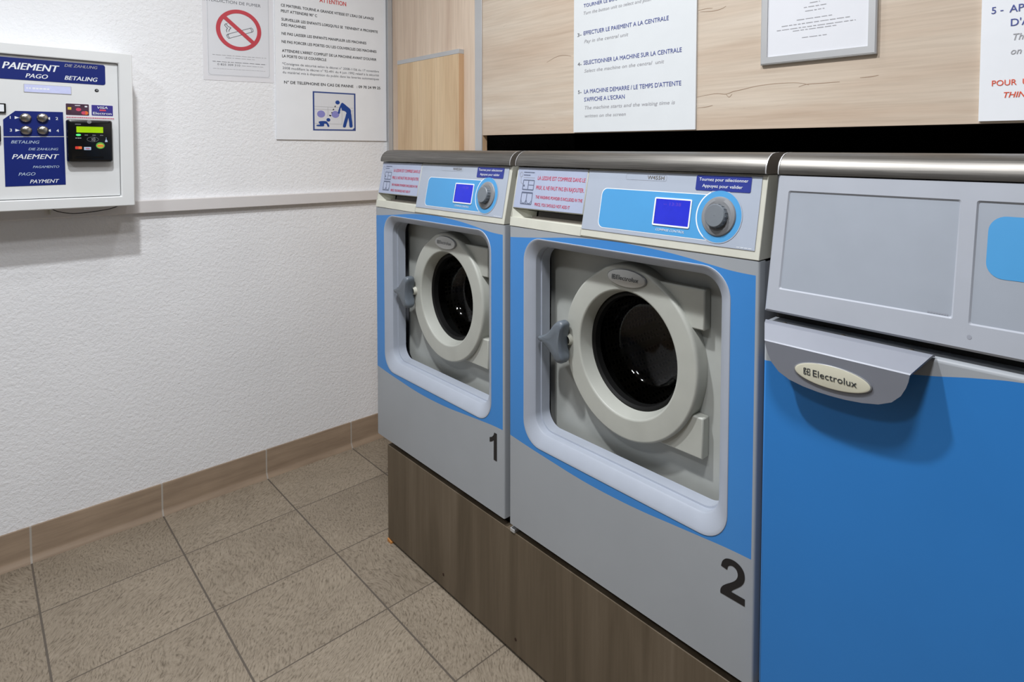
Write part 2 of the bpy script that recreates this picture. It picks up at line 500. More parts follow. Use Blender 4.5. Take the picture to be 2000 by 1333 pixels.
def rrect(u0, u1, v0, v1, r, k=8):
    P = []
    for cx, cy, a in ((u1 - r, v0 + r, -90), (u1 - r, v1 - r, 0), (u0 + r, v1 - r, 90), (u0 + r, v0 + r, 180)):
        for j in range(k + 1):
            t = math.radians(a + 90 * j / k)
            P.append((cx + r * math.cos(t), cy + r * math.sin(t)))
    return P

def smooth_poly(pts, n=6, closed=True):
    """Catmull-Rom through the points"""
    out = []; m = len(pts)
    for i in range(m if closed else m - 1):
        p0, p1, p2, p3 = pts[(i - 1) % m], pts[i], pts[(i + 1) % m], pts[(i + 2) % m]
        if not closed:
            if i == 0: p0 = p1
            if i == m - 2: p3 = p2
        for j in range(n):
            t = j / n
            out.append(tuple(0.5 * (2 * b + (c - a) * t + (2 * a - 5 * b + 4 * c - d) * t * t + (3 * b - a - 3 * c + d) * t ** 3) for a, b, c, d in zip(p0, p1, p2, p3)))
    if not closed: out.append(pts[-1])
    return out

def tag(o, label=None, cat=None, group=None, kind=None):
    if label: o['label'] = label
    if cat: o['category'] = cat
    if group: o['group'] = group
    if kind: o['kind'] = kind
    return o
def thing(name, label, cat, loc, group=None):
    o = bpy.data.objects.new(name, None); o.empty_display_size = 0.05
    COL.objects.link(o); o.location = loc
    return tag(o, label, cat, group)
def copy_tree(o, parent=None):
    c = o.copy(); COL.objects.link(c)
    if parent: c.parent = parent
    for ch in list(o.children): copy_tree(ch, c)
    return c

# ------------------------------------------------------------------ the room
YB = 0.385                                            # front face of the wood panelling above the machines
XR, YF = 4.4, -3.2
WX = -0.008                                           # left wall face (the skirting stands on x = 0)
def struct(name, mb, mat, **kw): return tag(mb.build(name, mat, **kw), kind='structure')
mb = MB(); mb.box(WX - 0.1, XR + 0.1, YF - 0.1, 1.6, -0.1, 0.0); struct('floor', mb, M['tiles'])
mb = MB(); mb.box(WX - 0.1, XR + 0.1, YF - 0.1, 1.6, CEIL, CEIL + 0.1); struct('ceiling', mb, M['ceiling'])
mb = MB(); mb.box(WX - 0.1, WX, YF, 1.5, 0.0, CEIL); struct('wall_left', mb, M['plaster'])
mb = MB(); mb.box(XR, XR + 0.1, YF, 1.5, 0.0, CEIL); struct('wall_right', mb, M['room_white'])
mb = MB(); mb.box(WX, XR, YF - 0.1, YF, 0.0, CEIL); struct('wall_front', mb, M['room_white'])
mb = MB(); mb.box(WX, XR, 1.5, 1.6, 0.0, CEIL); struct('wall_back', mb, M['tech_dark'])
# skirting with a small cove at its foot
mb = MB()
prof = [(WX, 0.107), (-0.001, 0.107), (0.0, 0.104), (0.0, 0.022), (0.002, 0.016), (0.008, 0.008), (0.012, 0.0), (WX, 0.0)]
mb.loft([[(x, y, z) for x, z in prof] for y in (YF, YB)], 0, True, True)
struct('baseboard_left', mb, M['skirting'])
# grey corner profile between plaster and wood
mb = MB(); mb.box(WX, 0.010, 0.3655, YB - 0.0005, 0.0, CEIL); struct('trim_1', mb, M['alu'])
# aluminium upright between the door and the big panel
mb = MB(); mb.box(0.622, 0.6635, YB - 0.004, YB - 0.0002, 0.0, CEIL); struct('trim_2', mb, M['alu'], bevel=0.0008)

# wood: access door panel at the end, big panel above the machines
mb = MB(); mb.box(0.012, 0.6638, YB, YB + 0.019, 0.0, CEIL, skip=('+x',)); mb.box(0.6636, 0.6640, YB + 0.0002, YB + 0.0188, 0.0, CEIL, 1)
o = mb.build('door_1', [M['oak_door'], M['oak_edge']]); tag(o, kind='structure')
mb = MB(); mb.box(0.6641, XR, YB, YB + 0.019, 1.3055, CEIL)
FO = Frame((0, YB, 0), (1, 0, 0), (0, 0, 1), (0, -1, 0))
# fine cracks in the grain
for crack in [[(1.5794, 1.3894), (1.6084, 1.3929), (1.6382, 1.3949), (1.6644, 1.392), (1.6842, 1.397), (1.7092, 1.4003), (1.7496, 1.406), (1.8011, 1.4082), (1.8503, 1.4058), (1.874, 1.3995)], [(1.6644, 1.392), (1.6731, 1.3841), (1.6815, 1.391)], [(1.8504, 1.3967), (1.8681, 1.4011), (1.8971, 1.4012), (1.9416, 1.4012)], [(1.984, 1.4066), (2.0046, 1.407), (2.0206, 1.4088)], [(1.5776, 1.6074), (1.6051, 1.6082), (1.623, 1.6067)], [(1.5869, 1.6034), (1.6231, 1.5991), (1.6494, 1.6013), (1.6608, 1.6056)], [(1.5813, 1.3621), (1.6089, 1.3634), (1.6268, 1.3664)], [(1.0076, 1.5324), (1.0485, 1.5445), (1.0836, 1.5472), (1.1201, 1.5402)]]:
    pts = smooth_poly(crack, 4, False)
    for i, (p, q) in enumerate(zip(pts, pts[1:])):
        mb.stroke([p, q], 0.0007 + 0.0007 * math.sin(math.pi * (i + 0.5) / len(pts)), FO, 0.0002, 1)
o = mb.build('oak_panel', [M['oak'], M['oak_crack']])
tag(o, 'wide pale oak panel with horizontal grain hanging above the machines', 'panel')
mb = MB(); mb.box(2.665, XR, YB, YB + 0.019, 0.0, 1.305); struct('wall_back_light_block', mb, M['oak'])  # unseen panel added to keep light out of the space behind

h = thing('wood_hatch', 'small honey oak board with aluminium top edge on the wooden door', 'hatch', (0.32, YB, 0.95))
mb = MB(); mb.box(0.094, 0.5468, 0.363, YB - 0.0003, 0.9, 1.6075); mb.box(0.5468, 0.5476, 0.3632, YB - 0.0003, 0.9, 1.6075, 1)
mb.build('board', [M['oak_hatch'], M['oak_edge']], h, h.location)
mb = MB(); mb.box(0.0935, 0.5478, 0.3622, YB - 0.0003, 1.6077, 1.6245)
tag(mb.build('edge_strip', M['alu'], h, h.location, bevel=0.0006), 'aluminium edge strip')

# ------------------------------------------------------------------ washing machines
ZB = 0.3367; W = 0.6617; DEPTH = 0.70; ZL = 1.2135; ZT = 1.2505
KS = 0.0275 / 0.143                                   # lean of the control panel
SL = math.hypot(1, KS)
FR = Frame((0, 0, 0), (1, 0, 0), (0, 0, 1), (0, -1, 0))                       # vertical front, (lx, z)
# leaning panel: second coordinate is the real height z
def lean_frame(z0, y0, k):
    s = math.hypot(1, k)
    return Frame((0, y0 - k * z0, 0), (1, 0, 0), (0, k, 1), (0, -1 / s, k / s))
FP = lean_frame(1.0705, -0.001, KS)

def lid_part(parent, wd, org):
    prof = [(0.024, ZL), (0.0185, ZL + 0.001), (0.018, ZL + 0.006), (0.0195, ZL + 0.014), (0.0235, ZL + 0.022), (0.030, ZL + 0.029), (0.039, ZL + 0.034), (0.050, ZT - 0.0008), (0.064, ZT), (DEPTH, ZT), (DEPTH, ZL)]
    mb = MB()
    mb.loft([[(x, y, z) for y, z in prof] for x in (0.0020, wd - 0.0020)], 0, True, True)
    o = mb.build('lid', M['steel'], parent, org, smooth=30)
    for x0, x1 in ((0.0, 0.0020), (wd - 0.0020, wd)):
        mb = MB()
        P = [(y - (0.0010 if i < 9 else 0), z + (0.0004 if i > 5 and i < 10 else 0)) for i, (y, z) in enumerate(prof)]
        mb.loft([[(x, y, z) for y, z in P] for x in (x0, x1)])
        mb.face([(x0, y, z) for y, z in P][::-1], 1); mb.face([(x1, y, z) for y, z in P], 1)  # end faces coloured darker to stand for the shade in the gaps
        tag(mb.build('edge_trim', [M['alu'], M['taupe']], o, smooth=30), 'pale edge trim of the steel lid')
    return o

def emblem(mb, fr, u, v, s, n, slot):
    """square maker's mark: an arc and a cross cut out of a square"""
    t = s * 0.13
    mb.stroke([(u - s / 2, v + s / 2), (u - s / 2, v - s / 2)], t, fr, n, slot)
    mb.stroke([(u - s / 2, v + s / 2), (u - s * 0.1, v + s / 2)], t, fr, n, slot); mb.stroke([(u - s / 2, v - s / 2), (u - s * 0.1, v - s / 2)], t, fr, n, slot)
    mb.stroke([(u + s * 0.12, v + s / 2), (u + s / 2, v + s / 2), (u + s / 2, v + s * 0.12)], t, fr, n, slot)
    mb.stroke([(u + s * 0.12, v - s / 2), (u + s / 2, v - s / 2), (u + s / 2, v - s * 0.12)], t, fr, n, slot)
    arc = [(u - s * 0.05 + s * 0.32 * math.cos(a), v + s * 0.38 * math.sin(a)) for a in [math.radians(100 + 16 * i) for i in range(11)]]
    mb.stroke(arc, t * 0.9, fr, n, slot)
    mb.stroke([(u + s * 0.12, v + s * 0.42), (u + s * 0.12, v - s * 0.42)], t * 1.1, fr, n, slot)
    mb.stroke([(u - s * 0.2, v), (u + s * 0.42, v)], t, fr, n, slot)

CX, CZ = 0.3315, 0.8245                               # door centre
FD = Frame((0, 0.0315, 0), (1, 0, 0), (0, 0, 1), (0, -1, 0))                  # the door sits back in the recess
KR = 1.034
def make_washer():
    root = thing('washing_machine', '', 'washing machine', (0, 0, ZB))
    org = (0, 0, ZB)
    # carcass
    mb = MB()
    mb.box(0.001, 0.006, 0.018, DEPTH, ZB, 1.066); mb.box(W - 0.006, W - 0.001, 0.018, DEPTH, ZB, 1.066)
    mb.box(0.001, 0.006, 0.058, DEPTH, 1.066, ZL - 0.001); mb.box(W - 0.006, W - 0.001, 0.058, DEPTH, 1.066, ZL - 0.001)
    mb.box(0.006, W - 0.006, DEPTH - 0.005, DEPTH, ZB, ZL - 0.001); mb.box(0.006, W - 0.006, 0.012, DEPTH, ZB, ZB + 0.005)
    mb.build('body', M['body_grey'], root, org)
    # front sheet with the big opening
    hole = rrect(0.0535, 0.6085, 0.5595, 1.0495, 0.056, 10)
    z0, z1 = ZB, 1.0690
    mb = MB()
    e = 0.004
    outer = [(e, z0), (W - e, z0), (W - e, z1), (e, z1)]
    mb.holed(outer, [hole], FR, 0.0)
    arc = [(e - e * math.sin(math.radians(a)), e - e * math.cos(math.radians(a))) for a in (0, 30, 60, 90)]   # (inset from edge, depth)
    mb.loft([[(x, y, z) for z in (z0, z1)] for x, y in arc] + [[(0.0, 0.02, z0), (0.0, 0.02, z1)]], 0, closed=False)
    mb.loft([[(W - x, y, z) for z in (z1, z0)] for x, y in arc] + [[(W, 0.02, z1), (W, 0.02, z0)]], 0, closed=False)
    mb.face([(0.0, 0.02, z1), (0.0, e, z1), (e, 0.0, z1), (W - e, 0.0, z1), (W, e, z1), (W, 0.02, z1)])
    mb.box(0.004, W - 0.004, 0.0005, 0.02, z0 - 0.0005, z0 + 0.0005)
    bottom = [(0, .5585), (.075, .5515), (.147, .5463), (.258, .5398), (.335, .5395), (.411, .5422), (.485, .548), (.555, .5537), (.613, .5581), (.6617, .5597)]
    top = [(0, 1.0428), (.06, 1.0475), (.122, 1.0533), (.208, 1.0621), (.27, 1.066), (.34, 1.068), (.41, 1.066), (.471, 1.0623), (.5207, 1.0575), (.5744, 1.0509), (.6165, 1.0464), (.6617, 1.0450)]
    mb.build('front_panel', M['front'], root, org)
    # door surround: rounded lip, sloped bezel, stepped recess wall
    rings = [(0.0535, 0.6085, 0.5595, 1.0495, 0.056, 0.0, ), (0.0542, 0.6078, 0.5602, 1.0490, 0.0555, -0.0010), (0.0555, 0.6065, 0.5615, 1.0480, 0.0548, -0.0010),
             (0.0590, 0.603, 0.5655, 1.0450, 0.053, 0.0004), (0.0785, 0.584, 0.588, 1.0315, 0.043, 0.0115), (0.0805, 0.582, 0.5905, 1.0302, 0.042, 0.0145),
             (0.0805, 0.582, 0.5905, 1.0302, 0.042, 0.030), (0.0835, 0.579, 0.594, 1.0275, 0.040, 0.0305), (0.0835, 0.579, 0.594, 1.0275, 0.040, 0.0555)]
    mb = MB()
    mb.loft([[FR(a, b, -y) for a, b in rrect(u0, u1, v0, v1, r, 10)] for u0, u1, v0, v1, r, y in rings])
    mb.build('door_surround', M['surround'], root, org, smooth=28)
    # plate at the back of the recess
    mb = MB()
    mb.holed(rrect(0.0625, 0.592, 0.572, 1.034, 0.044, 10), [circle(CX, CZ, 0.142, 48)], FR, -0.078)
    mb.lathe([(0.142, -0.0465), (0.142, -0.062)], FD, CX, CZ, 48)
    mb.build('recess_plate', M['plate_beige'], root, org)
    # drum
    mb = MB()
    mb.lathe([(0.146, -0.10), (0.205, -0.11), (0.225, -0.13), (0.225, -0.40), (0.20, -0.435), (0.05, -0.45), (0.001, -0.45)], FD, CX, CZ - 0.005, 64)
    for t in (40, 160, 280):
        a = math.radians(t); c, s = math.cos(a), math.sin(a)
        tri = [(-0.03, 0.2235), (0.03, 0.2235), (0.008, 0.165), (-0.008, 0.165)]
        mb.loft([[FD(CX + c * q - s * p, CZ - 0.005 + s * q + c * p, -y) for p, q in tri] for y in (0.14, 0.40)], 0, True, True)
    mb.lathe([(0.140, -0.055), (0.142, -0.10), (0.146, -0.1002)], FD, CX, CZ, 48, 1)
    mb.build('drum', [M['drum'], M['rubber']], root, org)
    # porthole door
    def lump(t, r):
        if r < 0.15 * KR: return 0
        d = (math.degrees(t) - 90 + 180) % 360 - 180
        return 0.0080 * math.exp(-(d / 21) ** 4)
    mb = MB()
    mb.lathe([(r * KR, n) for r, n in [(0.1225, -0.044), (0.1240, -0.034), (0.1290, -0.0150), (0.1308, -0.0125), (0.134, -0.0115), (0.1705, -0.0115), (0.1740, -0.0128), (0.1760, -0.0162), (0.1765, -0.021), (0.1765, -0.0463)]], FD, CX, CZ, 128, bump=lump)
    door = mb.build('porthole_door', M['door_beige'], root, org, smooth=40)
    door.modifiers.new('normals', 'WEIGHTED_NORMAL').keep_sharp = True
    mb = MB()
    mb.lathe([(r * KR, n) for r, n in [(0.1225, -0.0438), (0.118, -0.042), (0.1135, -0.046), (0.112, -0.060), (0.1255, -0.062), (0.1325, -0.060), (0.1325, -0.045), (0.1225, -0.0438)]], FD, CX, CZ, 64)
    mb.build('seal', M['rubber'], door)
    mb = MB()
    mb.lathe([(r * KR, n) for r, n in [(0.1138, -0.047), (0.1115, -0.066), (0.106, -0.092), (0.099, -0.110), (0.090, -0.120), (0.070, -0.127), (0.035, -0.131), (0.0005, -0.132)]], FD, CX, CZ, 64)
    mb.build('glass', M['glass'], door, smooth=60)
    # oval badge
    mb = MB(); bu, bv = 0.3370, 0.9865
    mb.lathe([(1.0, -0.0118), (1.0, -0.0085), (0.955, -0.0068)], Frame((bu, 0.0315, bv), (0.0535, 0, 0), (0, 0, 0.0185), (0, -1, 0)), 0, 0, 48, 2)
    mb.lathe([(0.955, -0.0068), (0.90, -0.0064), (0.01, -0.0050)], Frame((bu, 0.0315, bv), (0.0535, 0, 0), (0, 0, 0.0185), (0, -1, 0)), 0, 0, 48, 0)
    emblem(mb, FD, bu - 0.0325, bv, 0.0088, -0.0046, 1)
    mb.text('Electrolux', FD, bu - 0.0255, bv - 0.0042, 0.0092, -0.0046, 1, width=0.060, bold=0.0, shear=0.12)
    tag(mb.build('badge', [M['badge_silver'], M['badge_text'], M['dial_grey']], door), 'oval silver badge with dark lettering')
    # three-winged latch handle on the left of the ring
    hp = smooth_poly([(0.134, 0.837), (0.152, 0.843), (0.176, 0.857), (0.196, 0.8775), (0.209, 0.8855), (0.2205, 0.886), (0.2275, 0.878), (0.2225, 0.858), (0.2195, 0.838), (0.2215, 0.818), (0.2275, 0.800), (0.220, 0.7905), (0.206, 0.7905), (0.195, 0.7985), (0.176, 0.8145), (0.154, 0.8255), (0.136, 0.829), (0.1325, 0.833)], 4)
    hp = [(0.089 + (a - 0.1325) * 0.90, b - 0.0195) for a, b in hp]
    mid = (0.150, 0.8175)
    FH = Frame((0, 0.036, 0), (1, 0, 0), (0, 0, 1), (0, -1, 0))
    def sc(P, k): return [(mid[0] + (a - mid[0]) * k, mid[1] + (b - mid[1]) * k) for a, b in P]
    mb = MB()
    mb.loft([[FH(a, b, n) for a, b in sc(hp, k)] for k, n in ((0.80, -0.002), (0.95, 0.001), (1.0, 0.006), (1.0, 0.020), (0.95, 0.0255), (0.80, 0.0285), (0.4, 0.0275))], 0, True, True)
    mb.lathe([(0.013, -0.0118), (0.011, -0.003), (0.011, -0.001)], FD, 0.1640, 0.8200, 20, 1)
    tag(mb.build('latch_handle', [M['handle_grey'], M['cream']], door, smooth=50), 'slate grey three-winged latch handle')
    # hinges
    for P in ([(0.519, 0.910), (0.519, 0.9895), (0.392, 0.9895), (0.392, 0.971), (0.450, 0.910)], [(0.392, 0.6605), (0.519, 0.6605), (0.519, 0.7415), (0.450, 0.7415), (0.392, 0.680)]):
        mb = MB(); mb.prism(P, FR, -0.0778, -0.0555)
        mb.build('hinge', M['door_beige'], root, org, bevel=0.003)
    # control panel body with the cut-out for the drawer grip
    mb = MB()
    zc0, zc1 = 1.0705, ZL - 0.0008
    def wedge(x0, x1, za, zb, back=0.06):
        A = [FP(x0, za), FP(x1, za), FP(x1, zb), FP(x0, zb)]
        Bk = [Vector((p.x, back, p.z)) for p in A]
        mb.loft([Bk, A], 0, True, True)
    wedge(0.0005, 0.2420, zc0, 1.0905)
    wedge(0.2420, W - 0.0005, zc0, zc1)
    wedge(0.0005, 0.0030, 1.0905, zc1)
    A = [(0.003, -0.0005), (0.058, -0.032), (0.003, -0.032)]
    mb.loft([[FP(a, z, n) for a, n in A] for z in (1.0905, 1.113)], 0, True, True)
    mb.box(0.003, 0.242, 0.052, 0.06, 1.09, zc1)
    cp = mb.build('control_panel', M['cream'], root, org, bevel=0.0022)
    # printed overlay sheet
    mb = MB()
    mb.prism([(0.2436, 1.0855), (0.6515, 1.0855), (0.6515, 1.2095), (0.2436, 1.2095)], FP, 0.0002, 0.0010)
    dc, dz = 0.5755, 1.1365
    mb.flat([(0.2436, 1.2087), (0.6515, 1.2087), (0.6515, 1.2098), (0.2436, 1.2098)], FP, 0.00135, 5)
    band = [p for p in rrect(0.2905, 0.62, 1.0940, 1.1728, 0.013, 6)]
    band = [(min(a, 0.556), b) for a, b in band]
    grown = [(0.424 + (a - 0.424) * 1.012, 1.1334 + (b - 1.1334) * 1.035) for a, b in band]
    mb.flat(grown, FP, 0.0012, 2); mb.flat(band, FP, 0.0014, 1)
    mb.disc(0.0470, FP, dc - 0.0008, dz, 0.0016, 48, 2); mb.disc(0.0452, FP, dc, dz, 0.0018, 48, 1)
    mb.flat([(dc + 0.047 * math.cos(math.radians(a)) , dz + 0.047 * math.sin(math.radians(a))) for a in range(-125, 128, 11)], FP, 0.0017, 0)
    mb.text('COMPASS CONTROL', FP, 0.4410, 1.1003, 0.0042, 0.0016, 2, width=0.066, bold=0.012, shear=0.25)
    mb.text('W455H', FP, 0.405, 1.1962, 0.0070, 0.0013, 5, width=0.041, bold=0.01)
    mb.stroke(rrect(0.350, 0.4515, 1.1937, 1.2050, 0.003, 3) + [(0.4485, 1.1937)], 0.0004, FP, 0.0013, 3)
    mb.flat(rrect(0.5200, 0.6325, 1.1804, 1.2078, 0.003, 4), FP, 0.0017, 4)
    mb.text('Tournez pour sélectionner', FP, 0.5763, 1.1978, 0.0055, 0.0019, 2, width=0.100, bold=0.012, align='c')
    mb.text('Appuyez pour valider', FP, 0.5755, 1.1864, 0.0055, 0.0019, 2, width=0.082, bold=0.012, align='c')
    mb.stroke([(0.2436, 1.0855), (0.6515, 1.0855)], 0.0004, FP, 0.0013, 3)
    mb.stroke([(0.6515, 1.0855), (0.6515, 1.2095)], 0.0003, FP, 0.0013, 3)
    for a in range(4): mb.stroke([(0.617 + a * 0.0075, 1.0882), (0.623 + a * 0.0075, 1.0882)], 0.0009, FP, 0.0013, 2)
    tag(mb.build('overlay', [M['overlay'], M['sky_blue'], M['white_line'], M['pale_grey_print'], M['navy'], M['taupe']], cp, smooth=0), 'printed overlay with pale blue band')
    mb = MB()
    mb.holed(rrect(0.4312, 0.5168, 1.1095, 1.1625, 0.003, 4), [rrect(0.4345, 0.5140, 1.1125, 1.1598, 0.001, 4)], FP, 0.0028, 0)
    mb.loft([[FP(a, b, n) for a, b in rrect(0.4312, 0.5168, 1.1095, 1.1625, 0.003, 4)] for n in (0.0015, 0.0028)])
    mb.loft([[FP(a, b, n) for a, b in rrect(0.4345, 0.5140, 1.1125, 1.1598, 0.001, 4)] for n in (0.0028, 0.0016)], 3)
    mb.flat(rrect(0.4345, 0.5140, 1.1125, 1.1598, 0.001, 4), FP, 0.0020, 1)
    mb.text('-- 13:38', FP, 0.453, 1.1485, 0.0058, 0.0022, 2, width=0.040)
    tag(mb.build('display', [M['white_line'], M['lcd_blue'], M['lcd_text'], M['dark']], cp, smooth=0), 'lit blue display in a white rim')
    mb = MB()
    mb.lathe([(0.0350, 0.0016), (0.0346, 0.0030), (0.0332, 0.0044), (0.0270, 0.0060), (0.0235, 0.0050), (0.0005, 0.0050)], FP, dc, dz, 48)
    mb.build('dial', M['dial_grey'], cp, smooth=30)
    mb = MB()
    mb.lathe([(0.0208, 0.0048), (0.0202, 0.0150), (0.0188, 0.0166), (0.0005, 0.0168)], FP, dc, dz, 40)
    for i in range(18):
        t = 2 * math.pi * i / 18
        c, s = math.cos(t), math.sin(t)
        q = [(0.0195, -0.0016), (0.0212, -0.0011), (0.0212, 0.0011), (0.0195, 0.0016)]
        mb.loft([[FP(dc + c * a - s * b, dz + s * a + c * b, n) for a, b in q] for n in (0.0048, 0.0140)], 0, False, True)
    tag(mb.build('knob', M['knob_grey'], cp, smooth=30), 'ribbed slate grey selector knob')
    # detergent drawer with label
    mb = MB()
    mb.prism([(0.0038, 1.1135), (0.2412, 1.1145), (0.2412, 1.2115), (0.0038, 1.2115)], FP, -0.020, 0.0005)
    dr = mb.build('detergent_drawer', M['cream'], root, org, bevel=0.0012)
    mb = MB()
    mb.prism([(0.060, 1.0910), (0.2380, 1.0910), (0.2380, 1.1130), (0.060, 1.1130)], FP, -0.040, -0.034, 0)
    mb.prism([(0.060, 1.0910), (0.2380, 1.0910), (0.2380, 1.1000), (0.060, 1.1000)], FP, -0.034, -0.016, 1)
    mb.build('grip', [M['taupe'], M['taupe']], dr)
    mb = MB()
    mb.prism([(0.0055, 1.1150), (0.2400, 1.1160), (0.2390, 1.2105), (0.0050, 1.2105)], FP, 0.0006, 0.0010, 0)
    n = 0.0013
    for s, u, v, hh, wd in (('LA LESSIVE EST COMPRISE DANS LE', 0.0800, 1.1830, 0.0085, 0.1560), ('PRIX, IL NE FAUT PAS EN RAJOUTER.', 0.0790, 1.1610, 0.0085, 0.1570), ('THE WASHING POWDER IS INCLUDED IN THE', 0.0815, 1.1400, 0.0068, 0.1535), ('PRICE, YOU SHOULD NOT ADD IT', 0.0820, 1.1230, 0.0068, 0.1170)):
        mb.text(s, FP, u, v, hh, n, 1, width=wd, bold=0.004)
    for zt, zb_, mid_ in ((1.1808, 1.1585, 1), (1.1515, 1.1250, 0)):
        mb.stroke([(0.030, zt), (0.069, zt)], 0.0035 if not mid_ else 0.002, FP, n, 2)
        mb.stroke([(0.030, zb_), (0.069, zb_)], 0.0025, FP, n, 2)
        for uu in (0.030, 0.049, 0.069): mb.stroke([(uu, zb_), (uu, zt)], 0.0020, FP, n, 2)
        if mid_: mb.stroke([(0.049, (zt + zb_) / 2), (0.069, (zt + zb_) / 2)], 0.0015, FP, n, 2)
        else:
            for uu in (0.0395, 0.059): mb.stroke([(uu + 0.0078 * math.cos(a), zb_ + 0.008 - 0.0065 * math.sin(a)) for a in [math.pi * i / 8 for i in range(9)]], 0.0012, FP, n, 2)
    mb.stroke(circle(0.0185, 1.1935, 0.0055, 16) + [(0.024, 1.1935)], 0.0014, FP, n, 3)
    mb.stroke([(0.0185, 1.188), (0.021, 1.1745), (0.033, 1.1690)], 0.0014, FP, n, 3); mb.disc(0.0025, FP, 0.034, 1.1675, n, 12, 2)
    for a, b, z in ((0.028, 0.066, 1.1990), (0.028, 0.052, 1.1925)):
        x = a
        while x < b:
            l = 0.003 + 0.004 * ((x * 977) % 1); mb.stroke([(x, z), (min(b, x + l), z)], 0.0024, FP, n, 2); x += l + 0.0009
    mb.stroke([(0.028, 1.1868), (0.069, 1.1868)], 0.0010, FP, n, 3)
    tag(mb.build('label', [M['label_paper'], M['red_print'], M['grey_print'], M['pale_grey_print']], dr, smooth=0), 'lavender label with red printed lines')
    lid_part(root, W, org)
    return root

M['front'] = two_tone('washer_front_blue_grey', W, ZB,
    [(0, .5585), (.075, .5515), (.147, .5463), (.258, .5398), (.335, .5395), (.411, .5422), (.485, .548), (.555, .5537), (.613, .5581), (.6617, .5597)],
    [(0, 1.0428), (.06, 1.0475), (.122, 1.0533), (.208, 1.0621), (.27, 1.066), (.34, 1.068), (.41, 1.066), (.471, 1.0623), (.5207, 1.0575), (.5744, 1.0509), (.6165, 1.0464), (.6617, 1.0450)],
    (164, 169, 174), (65, 138, 210), 0.0065)

GW = 'front loading washing machines on the plinth'
w1 = make_washer(); w2 = copy_tree(w1)
for wm, x, dg, lab in ((w1, 0.6258, '1', 'blue and grey front loading washing machine with black number one, beside the wall'),
                       (w2, 1.3079, '2', 'blue and grey front loading washing machine with large black number two')):
    wm.location = (x, 0, ZB); tag(wm, lab, 'washing machine', GW)
    mb = MB()
    fr = FR
    if dg == '2':
        out_ = smooth_poly([(.5972, .5215), (.6000, .5315), (.6080, .5395), (.6205, .5425), (.6325, .5402), (.6410, .5335), (.6440, .5235), (.6425, .5135), (.6370, .5045), (.6290, .4965), (.6215, .4895), (.6180, .4848)], 5, False)
        inn_ = smooth_poly([(.5965, .4722), (.5968, .4790), (.6005, .4862), (.6080, .4935), (.6175, .5010), (.6255, .5085), (.6298, .5160), (.6303, .5230), (.6272, .5290), (.6210, .5316), (.6150, .5300), (.6112, .5265), (.6095, .5198)], 5, False)
        P = [(.6448, .4722), (.6448, .4848)] + out_[::-1] + inn_[::-1]
        P = P[::-1]
        mb.flat(P, fr, 0.0006)
    else:
        P = [(.6190, .4722), (.6320, .4722), (.6320, .5425), (.6215, .5425), (.6180, .5345), (.6110, .5280), (.6020, .5245), (.6020, .5130), (.6110, .5165), (.6190, .5220)]
        mb.flat(P, fr, 0.0006)
    tag(mb.build('number', M['black_ink'], wm, (0, 0, ZB), smooth=0), 'black numeral ' + {'1': 'one', '2': 'two'}[dg])

